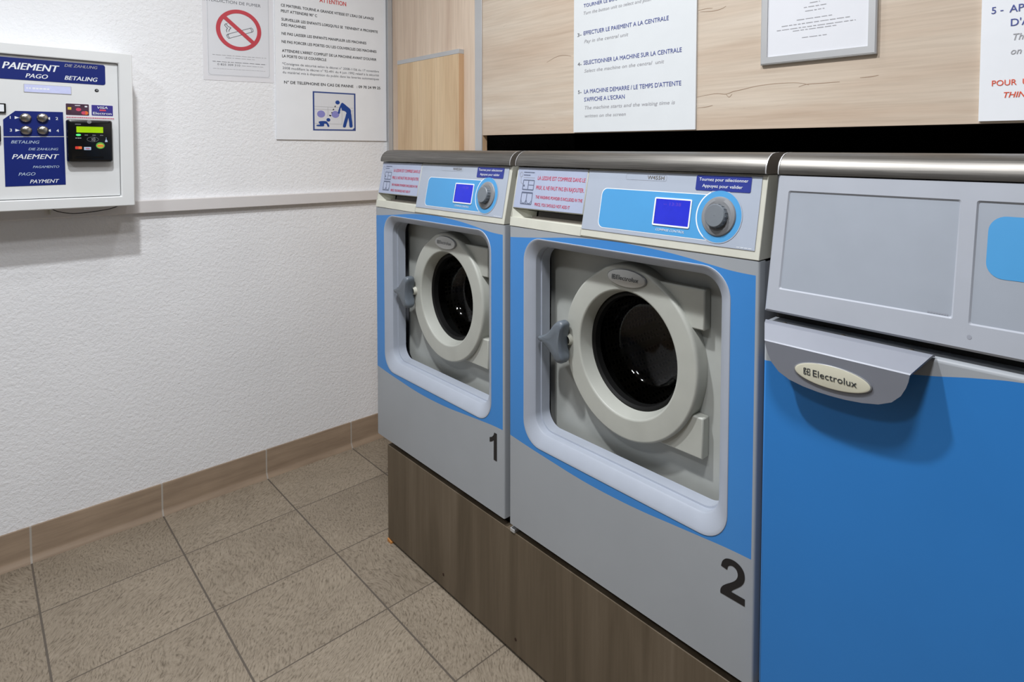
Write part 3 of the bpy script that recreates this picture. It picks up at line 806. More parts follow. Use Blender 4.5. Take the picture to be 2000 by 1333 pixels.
# ------------------------------------------------------------------ third machine: big blue door with a lip handle
def make_third():
    X3, W3 = 1.99, 0.66
    root = thing('laundry_machine', 'machine with plain blue door and grey lip handle, cropped at the right', 'laundry machine', (X3, 0, ZB))
    org = (0, 0, ZB)
    mb = MB(); mb.box(0.002, W3 - 0.002, 0.02, DEPTH, ZB, ZL - 0.001)
    mb.build('body', [M['dark']], root, org)  # dark body colour stands for the shade in the gap above the door
    k3 = 0.04 / 0.217
    F3 = lean_frame(0.996, -0.02, k3)
    # leaning fascia with two shallow panels
    mb = MB()
    z0, z1 = 0.996, ZL - 0.0008
    r1 = rrect(0.0205, 0.2660, 1.0325, 1.1885, 0.003, 3); r2 = rrect(0.2840, 0.6400, 1.0290, 1.1885, 0.003, 3)
    e = 0.003
    mb.holed([(e, z0 + e), (W3 - e, z0 + e), (W3 - e, z1), (e, z1)], [r1, r2], F3, 0)
    for r in (r1, r2):
        cu = sum(p[0] for p in r) / len(r); cv = sum(p[1] for p in r) / len(r)
        ins = [(a + (0.0022 if a < cu else -0.0022), b + (0.0022 if b < cv else -0.0022)) for a, b in r]
        mb.loft([[F3(a, b, 0) for a, b in r], [F3(a, b, -0.0022) for a, b in ins]])
        mb.flat(ins, F3, -0.0022, 1)
    O = [(e, z0 + e), (W3 - e, z0 + e), (W3 - e, z1), (e, z1)]
    O2 = [(0.0, z0), (W3, z0), (W3, z1), (0.0, z1)]
    mb.loft([[F3(a, b, 0) for a, b in O][::-1], [F3(a, b, -0.003) for a, b in O2][::-1], [Vector((a, 0.03, b)) for a, b in O2][::-1]])
    fas = mb.build('fascia', [M['fascia_grey'], M['inset_grey']], root, org)
    mb = MB()
    n = -0.0018
    mb.flat(rrect(0.2985, 0.62, 1.0912, 1.1702, 0.020, 8), F3, n, 0)
    x = 0.2349
    while x < 0.2600:
        l = 0.0015 + 0.002 * ((x * 1713) % 1); mb.stroke([(x, 1.0368), (x + l, 1.0368)], 0.0022, F3, n, 1); x += l + 0.0008
    tag(mb.build('printing', [M['sky_blue'], M['pale_grey_print']], fas, smooth=0), 'pale blue printed field')
    mb = MB(); mb.disc(0.0028, F3, 0.2863, 1.0138, 0.0003, 16); mb.build('plug', M['pale_grey_print'], fas)
    # blue door
    mb = MB(); y = -0.02; e = 0.005; zt = 0.9775
    arc = [(e - e * math.sin(math.radians(a)), e - e * math.cos(math.radians(a))) for a in (0, 30, 60, 90)]
    zb_ = 0.3450
    loops = []
    for i, d in arc:
        loops.append([(i, y + d, zb_ + i), (W3 - i, y + d, zb_ + i), (W3 - i, y + d, zt - i), (i, y + d, zt - i)])
    mb.loft(loops + [[(0, 0.0195, zb_), (W3, 0.0195, zb_), (W3, 0.0195, zt), (0, 0.0195, zt)]][:1])
    mb.face(loops[0])
    k = M['door3'] = two_tone('laundry_door_blue_grey', W3, ZB, None, [(0, .9145), (.06, .9215), (.13, .933), (.20, .9455), (.243, .9525), (.30, .9640), (.346, .9706), (.42, .973), (.50, .968), (.58, .957), (.66, .945)], (166, 171, 176), (48, 128, 204))
    d3 = mb.build('door', k, root, org)
    # lip handle
    cu = 0.126
    top = [(-0.122, 0.983), (0.122, 0.983)]
    mb = MB()
    fold_y, low_y, top_y = -0.060, -0.056, -0.0185
    T = 10
    A = [(-0.122 + 0.244 * i / T, top_y, 0.9815) for i in range(T + 1)]
    A2 = [(-0.121 + 0.242 * i / T, top_y - 0.006, 0.983) for i in range(T + 1)]
    A3 = [(-0.1185 + 0.237 * i / T, top_y - 0.014, 0.980) for i in range(T + 1)]
    Bf = [(-0.1045 + 0.209 * i / T, fold_y + 0.0015, 0.9622) for i in range(T + 1)]
    Bg = [(-0.1035 + 0.207 * i / T, fold_y, 0.9605) for i in range(T + 1)]
    half = [(0.1035, 0.9605), (0.1015, 0.950), (0.0985, 0.941), (0.0925, 0.929), (0.081, 0.917), (0.064, 0.909), (0.042, 0.9045), (0.020, 0.9023), (0.004, 0.9018)]
    rows = [[(-hw + 2 * hw * i / T, fold_y + (low_y - fold_y) * (0.9605 - z) / 0.06, z) for i in range(T + 1)] for hw, z in half]
    mb.loft([[(cu + a, b, c) for a, b, c in L] for L in [A, A2, A3, Bf] + rows], 0, closed=False)
    hd = mb.build('lip_handle', M['silver_handle'], d3, smooth=0)
    md = hd.modifiers.new('thickness', 'SOLIDIFY'); md.thickness = 0.003; md.offset = 1
    bv_ = hd.modifiers.new('bevel', 'BEVEL'); bv_.width = 0.0012; bv_.segments = 2; bv_.limit_method = 'ANGLE'; bv_.angle_limit = math.radians(40)
    tag(hd, 'silver grey folded lip handle')
    # (sub-part depth ends here: badge and screws belong to the door too)
    FH = Frame((cu, fold_y, 0.9605), (1, 0, 0), (0, (fold_y - low_y) / 0.06, 1), (0, -1, 0))
    bv, bu = -0.0305, 0.0005
    mb = MB()
    ov = lambda: Frame(FH(bu, bv), (0.0560, 0, 0), Vector((0, (fold_y - low_y) / 0.06, 1)) * 0.0172, (0, -1, 0))
    mb.lathe([(1.0, 0.0002), (1.0, 0.0018), (0.965, 0.0024)], ov(), 0, 0, 56, 2)
    mb.lathe([(0.965, 0.0024), (0.90, 0.0026), (0.001, 0.0030)], ov(), 0, 0, 56, 0)
    emblem(mb, FH, bu - 0.0355, bv, 0.0090, 0.0031, 1)
    mb.text('Electrolux', FH, bu - 0.0265, bv - 0.0045, 0.0095, 0.0031, 1, width=0.0625, bold=0.006)
    tag(mb.build('badge', [M['badge_cream'], M['badge_text'], M['dial_grey']], d3, org), 'cream oval badge with dark lettering')
    for xx in (0.030, 0.122, 0.216):
        mb = MB(); mb.lathe([(0.0032, 0.0), (0.0030, 0.0018), (0.0005, 0.0025)], Frame((xx, -0.008, 0.9777), (1, 0, 0), (0, 1, 0), (0, 0, 1)), 0, 0, 12)
        mb.build('screw', M['bright_screw'], d3, org)
    lid_part(root, W3, org)
make_third()

# ------------------------------------------------------------------ plinth under the machines
pl = thing('plinth', 'brown laminate plinth board running along the floor under the machines', 'plinth', (1.9, 0.02, 0))
mb = MB(); mb.box(0.678, 3.0, 0.0068, 0.0248, 0.010, 0.3133); mb.build('board', M['plinth_wood'], pl, pl.location, bevel=0.0012)
mb = MB(); mb.box(0.70, 2.64, 0.045, 0.66, 0.0, ZB - 0.0003); mb.build('base', M['concrete'], pl, pl.location)
for x, z in ((0.9997, 0.0483), (1.3236, 0.0456)):
    mb = MB(); mb.disc(0.0042, Frame((x, 0.0066, z), (1, 0, 0), (0, 0, 1), (0, -1, 0)), 0, 0, 0.0002, 12)
    mb.lathe([(0.0042, 0.0001), (0.0030, 0.0006), (0.0004, 0.0003)], Frame((x, 0.0066, z), (1, 0, 0), (0, 0, 1), (0, -1, 0)), 0, 0, 12)
    tag(mb.build('screw', M['screw'], pl, pl.location), 'dark rusty screw head')
mb = MB(); mb.box(1.305, 1.322, 0.004, 0.045, 0.3134, 0.3225); mb.build('bracket', M['alu'], pl, pl.location, bevel=0.001)
mb = MB()
mb.loft([[(0.679, 0.0035, 0.0), (0.702, 0.0035, 0.0), (0.702, 0.0035, 0.0045), (0.679, 0.0035, 0.0098)], [(0.679, 0.03, 0.0), (0.702, 0.03, 0.0), (0.702, 0.03, 0.0045), (0.679, 0.03, 0.0098)]], 0, True, True)
tag(mb.build('wood_wedge', M['wedge']), 'tiny orange pine wedge on the floor under the plinth end', 'wedge')

# ------------------------------------------------------------------ cable duct along the left wall
mb = MB(); mb.box(WX, 0.012, -1.9, 0.356, 1.0375, 1.0795)
tag(mb.build('cable_duct', M['duct'], bevel=0.0025), 'white plastic cable duct running along the plaster wall', 'cable duct')

# ------------------------------------------------------------------ payment terminal on the left wall
FL = Frame((0, 0, 0), (0, 1, 0), (0, 0, 1), (1, 0, 0))                        # left wall: (y, z), n = +x
def make_terminal():
    root = thing('payment_terminal', 'white wall-mounted payment terminal with navy panels and lit displays', 'payment terminal', (0.0, -0.81, 1.0735))
    org = root.location
    y0, y1, z0, z1, xf, xi = -1.085, -0.536, 1.0735, 1.5405, 0.13, 0.120
    iy0, iy1, iz0, iz1 = -1.05, -0.5700, 1.1040, 1.5085
    mb = MB()
    outer = [(y0, z0), (y1, z0), (y1, z1), (y0, z1)]; inner = [(iy0, iz0), (iy1, iz0), (iy1, iz1), (iy0, iz1)]
    mb.loft([[FL(a, b, WX + 0.0005) for a, b in outer], [FL(a, b, xf) for a, b in outer], [FL(a, b, xf) for a, b in inner], [FL(a, b, xi - 0.012) for a, b in inner]], 0, True, True)
    hs = mb.build('housing', M['box_white'], root, org, bevel=0.003)
    mb = MB(); mb.prism([(iy0 + 0.001, iz0 + 0.0018), (iy1 - 0.0007, iz0 + 0.0018), (iy1 - 0.0007, iz1 - 0.0010), (iy0 + 0.001, iz1 - 0.0010)], FL, xi - 0.011, xi)
    dr = mb.build('door', M['box_white'], root, org, bevel=0.001)
    G = lambda n: xi + n
    it = 0.28
    # header
    mb = MB(); mb.prism(rrect(-1.045, -0.6005, 1.4405, 1.5005, 0.006, 4), FL, G(0.0003), G(0.001), 0)
    def tx(s, a, b, z, hh, slot=1, bold=0.02): mb.text(s, FL, a, z, hh, G(0.0013), slot, width=b - a, bold=bold, shear=it)
    tx('PAIEMENT', -0.8215, -0.7040, 1.4690, 0.0185, bold=0.03)
    tx('PAGO', -0.7755, -0.7290, 1.4475, 0.0118)
    tx('DIE ZAHLUNG', -0.6925, -0.6180, 1.4866, 0.0080, 2, 0.01)
    tx('BETALING', -0.6930, -0.6185, 1.4490, 0.0118)
    tag(mb.build('header_panel', [M['navy_deep'], M['white_line'], M['light_grey_ink']], dr, org, smooth=0), 'navy header panel with white italic lettering')
    # pale display
    mb = MB(); mb.prism(rrect(-0.7800, -0.6786, 1.4066, 1.4302, 0.001, 2), FL, G(0.0002), G(0.0012), 1); mb.flat(rrect(-0.7788, -0.6798, 1.4078, 1.4290, 0.001, 2), FL, G(0.0015), 0)
    for a, b, z, t in ((-0.7745, -0.7715, 1.4185, .007), (-0.7690, -0.7655, 1.4185, .007), (-0.7620, -0.7560, 1.4185, .008), (-0.7545, -0.7490, 1.4185, .008), (-0.7475, -0.7410, 1.4185, .008), (-0.7395, -0.7335, 1.4185, .008), (-0.7320, -0.7265, 1.4185, .008)): mb.stroke([(a, z), (b, z)], t * 0.55, FL, G(0.0017), 2)
    tag(mb.build('display', [M['lcd_white'], M['alu'], M['white_line']], dr, org, smooth=0), 'pale lit message display')
    mb = MB(); mb.disc(0.0048, FL, -0.6212, 1.4230, G(0.0006), 20, 0); mb.disc(0.0026, FL, -0.6206, 1.4236, G(0.0009), 16, 1)
    mb.build('lock', [M['rubber'], M['dial_grey']], dr, org)
    # key plate and buttons
    mb = MB(); mb.prism([(-0.8232, 1.2820), (-0.6978, 1.2850), (-0.6985, 1.3547), (-0.7985, 1.3530), (-0.8232, 1.3278)], FL, G(0.0003), G(0.001), 0)
    for s, a, z in (('1', -0.8095, 1.3305), ('3', -0.8105, 1.2952), ('2', -0.7148, 1.3313), ('4', -0.7140, 1.2965)): mb.text(s, FL, a, z, 0.0078, G(0.0013), 1, bold=0.02)
    for a, z, d in ((-0.8000, 1.3344, 1), (-0.7995, 1.2990, 1), (-0.7270, 1.3350, -1), (-0.7262, 1.3003, -1)): mb.flat([(a, z - 0.004), (a + 0.009 * d, z), (a, z + 0.004)][::d], FL, G(0.0013), 1)
    tag(mb.build('key_plate', [M['navy_deep'], M['white_line']], dr, org, smooth=0), 'navy key plate with white numerals')
    for a, z in ((-0.7783, 1.3345), (-0.7430, 1.3358), (-0.7778, 1.2998), (-0.7430, 1.3008)):
        mb = MB(); mb.lathe([(0.0125, G(0.0008)), (0.0125, G(0.006)), (0.0115, G(0.0085)), (0.0085, G(0.0105)), (0.004, G(0.0115)), (0.0003, G(0.0118))], FL, a, z, 32)
        tag(mb.build('push_button', M['chrome'], dr, org, smooth=50), 'domed metal push button')
    # lower navy plate with the word list
    mb = MB(); mb.prism([(-0.8230, 1.1425), (-0.6968, 1.1440), (-0.6976, 1.2825), (-0.8234, 1.2792)], FL, G(0.0003), G(0.001), 0)
    for s, a, b, z, hh, sl in (('BETALING', -0.8090, -0.7505, 1.2625, 0.0082, 2), ('DIE ZAHLUNG', -0.7740, -0.7110, 1.2437, 0.0066, 2), ('PAIEMENT', -0.8080, -0.7098, 1.2190, 0.0132, 1), ('PAGAMENTO', -0.7660, -0.7103, 1.1930, 0.0066, 2), ('PAGO', -0.7960, -0.7612, 1.1722, 0.0086, 2), ('PAYMENT', -0.7730, -0.7112, 1.1500, 0.0102, 1)):
        tx(s, a, b, z, hh, sl, 0.015)
    tag(mb.build('word_panel', [M['navy_deep'], M['white_line'], M['card_pale']], dr, org, smooth=0), 'navy panel with payment words in several languages')
    # coin slot and other bits cut by the frame edge
    mb = MB(); mb.prism(rrect(-0.8600, -0.8168, 1.3460, 1.3722, 0.002, 3), FL, G(0.0003), G(0.006), 0); mb.prism(rrect(-0.8560, -0.8208, 1.3495, 1.3690, 0.001, 3), FL, G(0.006), G(0.0068), 1)
    tag(mb.build('coin_slot', [M['rubber'], M['white_line']], dr, org), 'white slot in a black frame')
    mb = MB(); mb.prism(rrect(-0.8700, -0.8285, 1.2660, 1.3120, 0.004, 4), FL, G(0.0003), G(0.012))
    mb.build('coin_return', M['black_plastic'], dr, org, bevel=0.002)
    # card stickers above the reader
    mb = MB(); n = 0.0014
    mb.prism(rrect(-0.6930, -0.5825, 1.3360, 1.3812, 0.002, 3), FL, G(0.0002), G(0.0006), 6)
    mb.prism(rrect(-0.6921, -0.6403, 1.3470, 1.3804, 0.002, 3), FL, G(0.0003), G(0.001), 0)
    mb.flat(rrect(-0.6880, -0.6800, 1.3625, 1.3700, 0.001, 3), FL, G(n), 1); mb.disc(0.0055, FL, -0.6475, 1.3545, G(n), 20, 2); mb.disc(0.0050, FL, -0.6530, 1.3545, G(n), 20, 3)
    mb.flat(rrect(-0.6500, -0.6440, 1.3715, 1.3755, 0.001, 2), FL, G(n), 4); mb.stroke([(-0.672, 1.3755), (-0.660, 1.3757)], 0.0018, FL, G(n), 4); mb.disc(0.006, FL, -0.6640, 1.3640, G(n), 16, 3, 0.005)
    mb.prism(rrect(-0.6343, -0.5845, 1.3480, 1.3795, 0.0015, 3), FL, G(0.0003), G(0.001), 5)
    mb.text('VISA', FL, -0.6210, 1.3690, 0.0068, G(n), 4, width=0.0240, bold=0.02, shear=0.2); mb.stroke([(-0.6160, 1.3645), (-0.6010, 1.3647)], 0.0050, FL, G(n), 3)
    mb.text('Electron', FL, -0.6310, 1.3515, 0.0072, G(n), 4, width=0.0430, bold=0.02)
    x = -0.6915
    while x < -0.5840:
        l = 0.0018 + 0.003 * ((x * -1531) % 1); mb.stroke([(x, 1.3405), (x + l, 1.3405)], 0.0022, FL, G(n), 3); x += l + 0.0008
    tag(mb.build('card_stickers', [M['maroon_print'], M['yellow_print'], M['orange_print'], M['red_print'], M['white_line'], M['card_blue'], M['film']], dr, org, smooth=0), 'two bank card stickers over a red printed line')
    # contactless card reader
    a0, a1, b0, b1 = -0.6935, -0.5895, 1.2095, 1.3335
    mb = MB()
    mb.loft([[FL(a, b, G(nn)) for a, b in rrect(a0 + i, a1 - i, b0 + i, b1 - i, 0.006, 5)] for i, nn in ((0, 0.0003), (0, 0.020), (0.002, 0.026), (0.006, 0.028))], 0, True, True)
    mb.loft([[FL(a, b, G(nn)) for a, b in ((a0 + 0.016, b0 + 0.011), (a1 - 0.022, b0 + 0.011), (a1 - 0.024, b0 + 0.016), (a0 + 0.018, b0 + 0.016))] for nn in (0.028, 0.030)], 0, False, True)
    R = lambda n: G(0.028 + n)
    n = 0.0006
    for a in (-0.6510, -0.6335, -0.6160): mb.flat(rrect(a - 0.004, a + 0.004, 1.2876, 1.2900, 0.001, 2), FL, R(n), 1)
    for a, b in ((-0.6755, -0.6720), (-0.6708, -0.6660), (-0.6652, -0.6625)): mb.stroke([(a, 1.2797), (b, 1.2797)], 0.0022, FL, R(n), 2)
    mb.stroke([(-0.6755, 1.3200), (-0.6625, 1.3200)], 0.0024, FL, R(n), 1)
    el = circle(-0.6365, 1.2765, 0.0130, 28, 0.0068); mb.stroke(el + el[:1], 0.0008, FL, R(n), 1)
    for i in range(3): mb.stroke([(-0.641 + i * 0.003 + 0.0035 * math.cos(math.radians(t)), 1.2765 + (0.0022 + 0.001 * i) * math.sin(math.radians(t)) * 1.5) for t in range(-60, 61, 20)], 0.0009, FL, R(n), 2)
    mb.flat([(-0.6085, 1.2690), (-0.6025, 1.2690), (-0.6030, 1.2740), (-0.6050, 1.2770), (-0.6053, 1.2830), (-0.6060, 1.2830), (-0.6062, 1.2770), (-0.6080, 1.2740)], FL, R(n), 3)
    mb.disc(0.0102, FL, -0.6195, 1.2585, R(n), 28, 4, 0.0098); mb.disc(0.0080, FL, -0.6195, 1.2578, R(n * 1.4), 24, 5, 0.0062); mb.stroke([(-0.6265, 1.2575), (-0.6125, 1.2575)], 0.0040, FL, R(n * 1.8), 6)
    mb.flat(rrect(-0.6765, -0.6615, 1.2475, 1.2555, 0.0015, 3), FL, R(n), 6); mb.flat(rrect(-0.6765, -0.6690, 1.2475, 1.2555, 0.0015, 3), FL, R(n * 1.5), 7)
    mb.flat(rrect(-0.6570, -0.6410, 1.2450, 1.2540, 0.0008, 2), FL, R(n), 3); mb.text('VISA', FL, -0.6535, 1.2475, 0.0038, R(n * 1.6), 7, width=0.0095, bold=0.02)
    rd = mb.build('card_reader', [M['black_plastic'], M['mid_grey_ink'], M['light_grey_ink'], M['card_pale'], M['green_print'], M['yellow_print'], M['orange_print'], M['red_ink'], M['card_blue']], root, org, smooth=40)
    mb = MB(); mb.flat(rrect(-0.6728, -0.6122, 1.2960, 1.3135, 0.001, 2), FL, R(0.0006), 0); tag(mb.build('reader_display', M['lcd_green'], rd, org, smooth=0), 'lime green lit strip display')
    mb = MB(); mb.disc(0.0056, FL, -0.6685, 1.2888, R(0.0006), 20, 0, 0.0028); tag(mb.build('status_light', M['led_green'], rd, org, smooth=0), 'glowing green status light')
    mb = MB(); mb.lathe([(0.0055, R(-0.002)), (0.005, R(0.0008)), (0.0005, R(0.001))], FL, -0.6435, 1.3275, 20); mb.build('reader_button', M['dial_grey'], rd, org)
    return root
make_terminal()

def hang():
    pts = smooth_poly([(0.05, -0.730, 1.0735), (0.05, -0.712, 1.0615), (0.05, -0.690, 1.0545), (0.05, -0.6675, 1.0520), (0.05, -0.630, 1.0545), (0.05, -0.5855, 1.0615), (0.05, -0.560, 1.0730)], 6, closed=False)
    mb = MB(); mb.tube(pts, 0.0012)
    tag(mb.build('cable', M['rubber']), 'thin black cable drooping under the white payment terminal', 'cable')
    mb = MB(); mb.box(0.0125, 0.036, -0.747, -0.7245, 1.0712, 1.0732); mb.box(0.0125, 0.036, -0.7265, -0.7245, 1.0500, 1.0712)
    tag(mb.build('bracket', M['cream'], bevel=0.0006), 'small beige metal bracket under the white payment terminal', 'bracket')
hang()

# ------------------------------------------------------------------ notices on the left wall
def ticks(mb, fr, u0, u1, v, t, n, slot, seed=1.0, dv=0.0, lo=0.35, hi=1.0):
    """a line of lettering too small to read: short word-length marks"""
    rnd = random.Random(seed); x = u0
    while x < u1:
        l = t * (1.5 + 4 * rnd.random()); e = min(u1, x + l)
        mb.stroke([(x, v + dv * (x - u0)), (e, v + dv * (e - u0))], t * (0.34 + 0.12 * rnd.random()), fr, n, slot); x = e + t * 0.8

def no_smoking():
    root = thing('no_smoking_notice', 'laminated no smoking notice with red circle on the plaster wall', 'notice', (WX, -0.2, 1.50))
    org = root.location
    D = 0.035                                        # it hangs slightly crooked
    N = WX + 0.0006
    fr = Frame((0, -0.2, 1.4968), (0, math.cos(D), math.sin(D)), (0, -math.sin(D) * 0.1, 1), (1, 0, 0))
    mb = MB(); mb.prism(rrect(-0.1145, 0.1155, 0.0, 0.36, 0.004, 3), fr, N - 0.0004, N + 0.0004); tag(mb.build('laminate', M['film'], root, org), 'clear laminated border')
    mb = MB(); mb.prism(rrect(-0.1005, 0.1015, 0.0165, 0.34, 0.001, 2), fr, N + 0.0004, N + 0.0008, 0)
    n = N + 0.0012
    b = [(-0.0985, 0.34), (-0.0985, 0.0260), (-0.0935, 0.0195), (0.0945, 0.0195), (0.0990, 0.0260), (0.0990, 0.34)]
    mb.stroke(b, 0.0007, fr, n, 3)
    mb.text('INTERDICTION DE FUMER', fr, 0.073, 0.2765, 0.0105, n, 2, width=0.185, align='r')
    cu, cv, ro, ri = -0.0002, 0.1845, 0.0735, 0.0600
    mb.ring(circle(cu, cv, ro, 64), circle(cu, cv, ri, 64), fr, n + 0.0004, 1)
    a = math.radians(138)
    mb.stroke([(cu + 0.063 * math.cos(a), cv + 0.063 * math.sin(a)), (cu - 0.063 * math.cos(a), cv - 0.063 * math.sin(a))], 0.0135, fr, n + 0.0005, 1)
    w_ = 0.0018                                        # cigarette outline and smoke
    P = [(-0.037, 0.1665), (0.040, 0.1975), (0.0440, 0.1900), (0.0445, 0.1835), (-0.030, 0.1530)]
    mb.stroke(P[:2], w_, fr, n, 2); mb.stroke(P[3:], w_, fr, n, 2)
    mb.stroke([(0.040, 0.1975), (0.0450, 0.1935), (0.0465, 0.1870), (0.0445, 0.1835)], w_, fr, n, 2); mb.stroke([(0.0360, 0.1955), (0.0400, 0.1915), (0.0415, 0.1850), (0.0395, 0.1815)], w_, fr, n, 2)
    mb.stroke([(-0.037, 0.1665), (-0.0405, 0.1625), (-0.0385, 0.1565), (-0.0345, 0.1520), (-0.030, 0.1530)], w_, fr, n, 2); mb.stroke([(-0.0325, 0.1680), (-0.0365, 0.1635), (-0.0340, 0.1575), (-0.0300, 0.1530)], w_, fr, n, 2)
    mb.stroke(smooth_poly([(-0.043, 0.2030), (-0.0455, 0.1975), (-0.0415, 0.1915), (-0.0375, 0.1875), (-0.0405, 0.1815), (-0.0395, 0.1745)], 4, False), 0.0022, fr, n, 2)
    mb.stroke(smooth_poly([(-0.0385, 0.2045), (-0.0400, 0.2000), (-0.0345, 0.1940), (-0.0265, 0.1900), (-0.0310, 0.1840), (-0.0330, 0.1770)], 4, False), 0.0022, fr, n, 2)
    ticks(mb, fr, -0.086, 0.089, 0.0905, 0.0036, n, 3, 1); ticks(mb, fr, -0.046, 0.050, 0.0820, 0.0036, n, 3, 2)
    ticks(mb, fr, -0.086, 0.089, 0.0668, 0.0040, n, 2, 3)
    mb.text('0 825 309 310', fr, -0.071, 0.0540, 0.0068, n, 2, width=0.072); ticks(mb, fr, 0.006, 0.078, 0.0568, 0.0034, n, 3, 5)
    ticks(mb, fr, -0.085, 0.086, 0.0420, 0.0022, n, 3, 6)
    tag(mb.build('sheet', [M['paper'], M['prohibit'], M['mid_grey_ink'], M['light_grey_ink']], root, org, smooth=0), 'printed sheet with a crossed-out cigarette')
no_smoking()

def warning_board():
    root = thing('warning_board', 'off-white safety board with red heading and blue parent and baby pictogram', 'sign', (WX, 0.13, 1.289))
    org = root.location
    D = 0.020; N = WX + 0.0005
    mb = MB(); mb.prism([(-0.0805, 1.2885), (0.3610, 1.2895), (0.3610, 2.02), (-0.0805, 2.02)], FL, N, N + 0.005, 3)
    n = N + 0.0056
    def line(mb, s, u0, u1, v, hh, slot=0, bold=0.008): # lettering climbs very slightly along the board
        fr = Frame((0, u0, v), (0, 1, D), (0, 0, 1), (1, 0, 0)); mb.text(s, fr, 0, 0, hh, n, slot, width=u1 - u0, bold=bold)
    line(mb, 'ATTENTION', 0.0845, 0.1905, 1.8340, 0.0170, 1, 0.012)
    for s, u0, u1, v in (("CE MATERIEL TOURNE A GRANDE VITESSE ET L'EAU DE LAVAGE", -0.0588, 0.3079, 1.7920), ('PEUT ATTEINDRE 90° C', -0.0590, 0.0740, 1.7705), ("SURVEILLER LES ENFANTS LORSQU'ILS SE  TIENNENT A PROXIMITE", -0.0576, 0.3250, 1.7392), ('DES MACHINES', -0.0578, 0.0305, 1.7190),
                         ('NE PAS LAISSER LES ENFANTS MANIPULER LES MACHINES', -0.0575, 0.2741, 1.6860), ('NE PAS FORCER LES PORTES OU LES COUVERCLES DES MACHINES', -0.0578, 0.3184, 1.6553), ("ATTENDRE L'ARRET COMPLET DE LA MACHINE AVANT D'OUVRIR", -0.0572, 0.3180, 1.6212), ('LA PORTE OU LE COUVERCLE', -0.0573, 0.1080, 1.6010)):
        line(mb, s, u0, u1, v, 0.0100)
    for s, u0, u1, v in (('*Consignes de sécurité selon le décret n° 2008-1156 du 17 novembre', -0.0577, 0.3288, 1.5728), ('2008 modifiant le décret n° 92-491 du 4 juin 1992 relatif à la sécurité', -0.0560, 0.3288, 1.5565), ('du matériel mis à disposition du public dans les laveries automatiques', -0.0561, 0.3288, 1.5403)):
        line(mb, s, u0, u1, v, 0.0088, 2, 0.0)
    line(mb, 'N° DE TELEPHONE EN CAS DE PANNE   : 09 70 24 99 25', -0.0513, 0.3345, 1.5020, 0.0105, 0, 0.012)
    tag(mb.build('board', [M['black_ink'], M['red_ink'], M['mid_grey_ink'], M['sign_grey']], root, org, smooth=0), 'board with black printed rules and red heading')
    # pictogram
    mb = MB()
    fr = Frame((0, 0.0537, 1.3262), (0, 0.1720, 0.0030), (0, 0.0, 0.1545), (1, 0, 0))      # unit square
    sq = [(0, 0), (1, 0), (1, 1), (0, 1)]; t = 0.035
    si = [(t, t), (1 - t, t), (1 - t, 1 - t), (t, 1 - t)]
    mb.ring(sq, si, fr, n, 0); mb.flat(si, fr, n - 0.0002, 3)
    q = lambda u, v: ((u - 125) / 925, 1 - (v - 100) / 860)
    def st(P, wd, slot=1, dn=0.0004): mb.stroke([q(*p) for p in P], wd, fr, n + dn, slot)
    def dot(u, v, r, slot, dn=0.0004): a, b = q(u, v); mb.disc(r, fr, a, b, n + dn, 24, slot)
    for P in ([(160, 430), (1000, 440)], [(160, 490), (1000, 500)], [(440, 430), (440, 640)], [(745, 500), (745, 810)], [(160, 805), (750, 812)], [(975, 500), (975, 800)]): st(P, 0.007, 4, 0.0)
    for u in (295, 600): dot(u, 600, 0.115, 5, 0.0001); dot(u, 595, 0.092, 2, 0.0002)
    def shape(P, slot=1): mb.flat([q(*p) for p in smooth_poly(P, 4)][::-1], fr, n + 0.0005, slot)
    dot(650, 322, 0.052, 1); dot(447, 720, 0.045, 1)
    shape([(735, 335), (775, 335), (850, 395), (930, 465), (945, 540), (930, 600), (850, 600), (840, 545), (800, 510), (745, 495), (725, 430), (705, 500), (695, 570), (665, 575), (655, 545), (690, 430)])
    shape([(845, 560), (900, 585), (880, 680), (845, 800), (825, 870), (790, 885), (762, 860), (790, 740), (820, 640)])
    shape([(880, 570), (945, 560), (960, 680), (975, 800), (978, 860), (945, 885), (910, 868), (900, 760), (885, 660)])
    shape([(245, 765), (300, 750), (400, 752), (432, 785), (465, 845), (460, 872), (430, 870), (405, 815), (360, 808), (355, 850), (330, 866), (205, 864), (205, 835), (270, 825), (250, 800)])
    for P in ([(590, 430), (603, 400)], [(548, 500), (568, 470)], [(520, 570), (525, 545)], [(470, 612), (510, 628)], [(470, 612), (490, 640)]): st(P, 0.022, 6)
    mb.flat([q(1030, 880), q(1030, 945), q(975, 930)], fr, n + 0.0005, 0)
    tag(mb.build('pictogram', [M['frame_blue'], M['blue_sign'], M['lilac'], M['paper'], M['light_grey_ink'], M['film'], M['black_ink']], root, org, smooth=0), 'blue framed picture of a parent bending to a crawling baby')
warning_board()

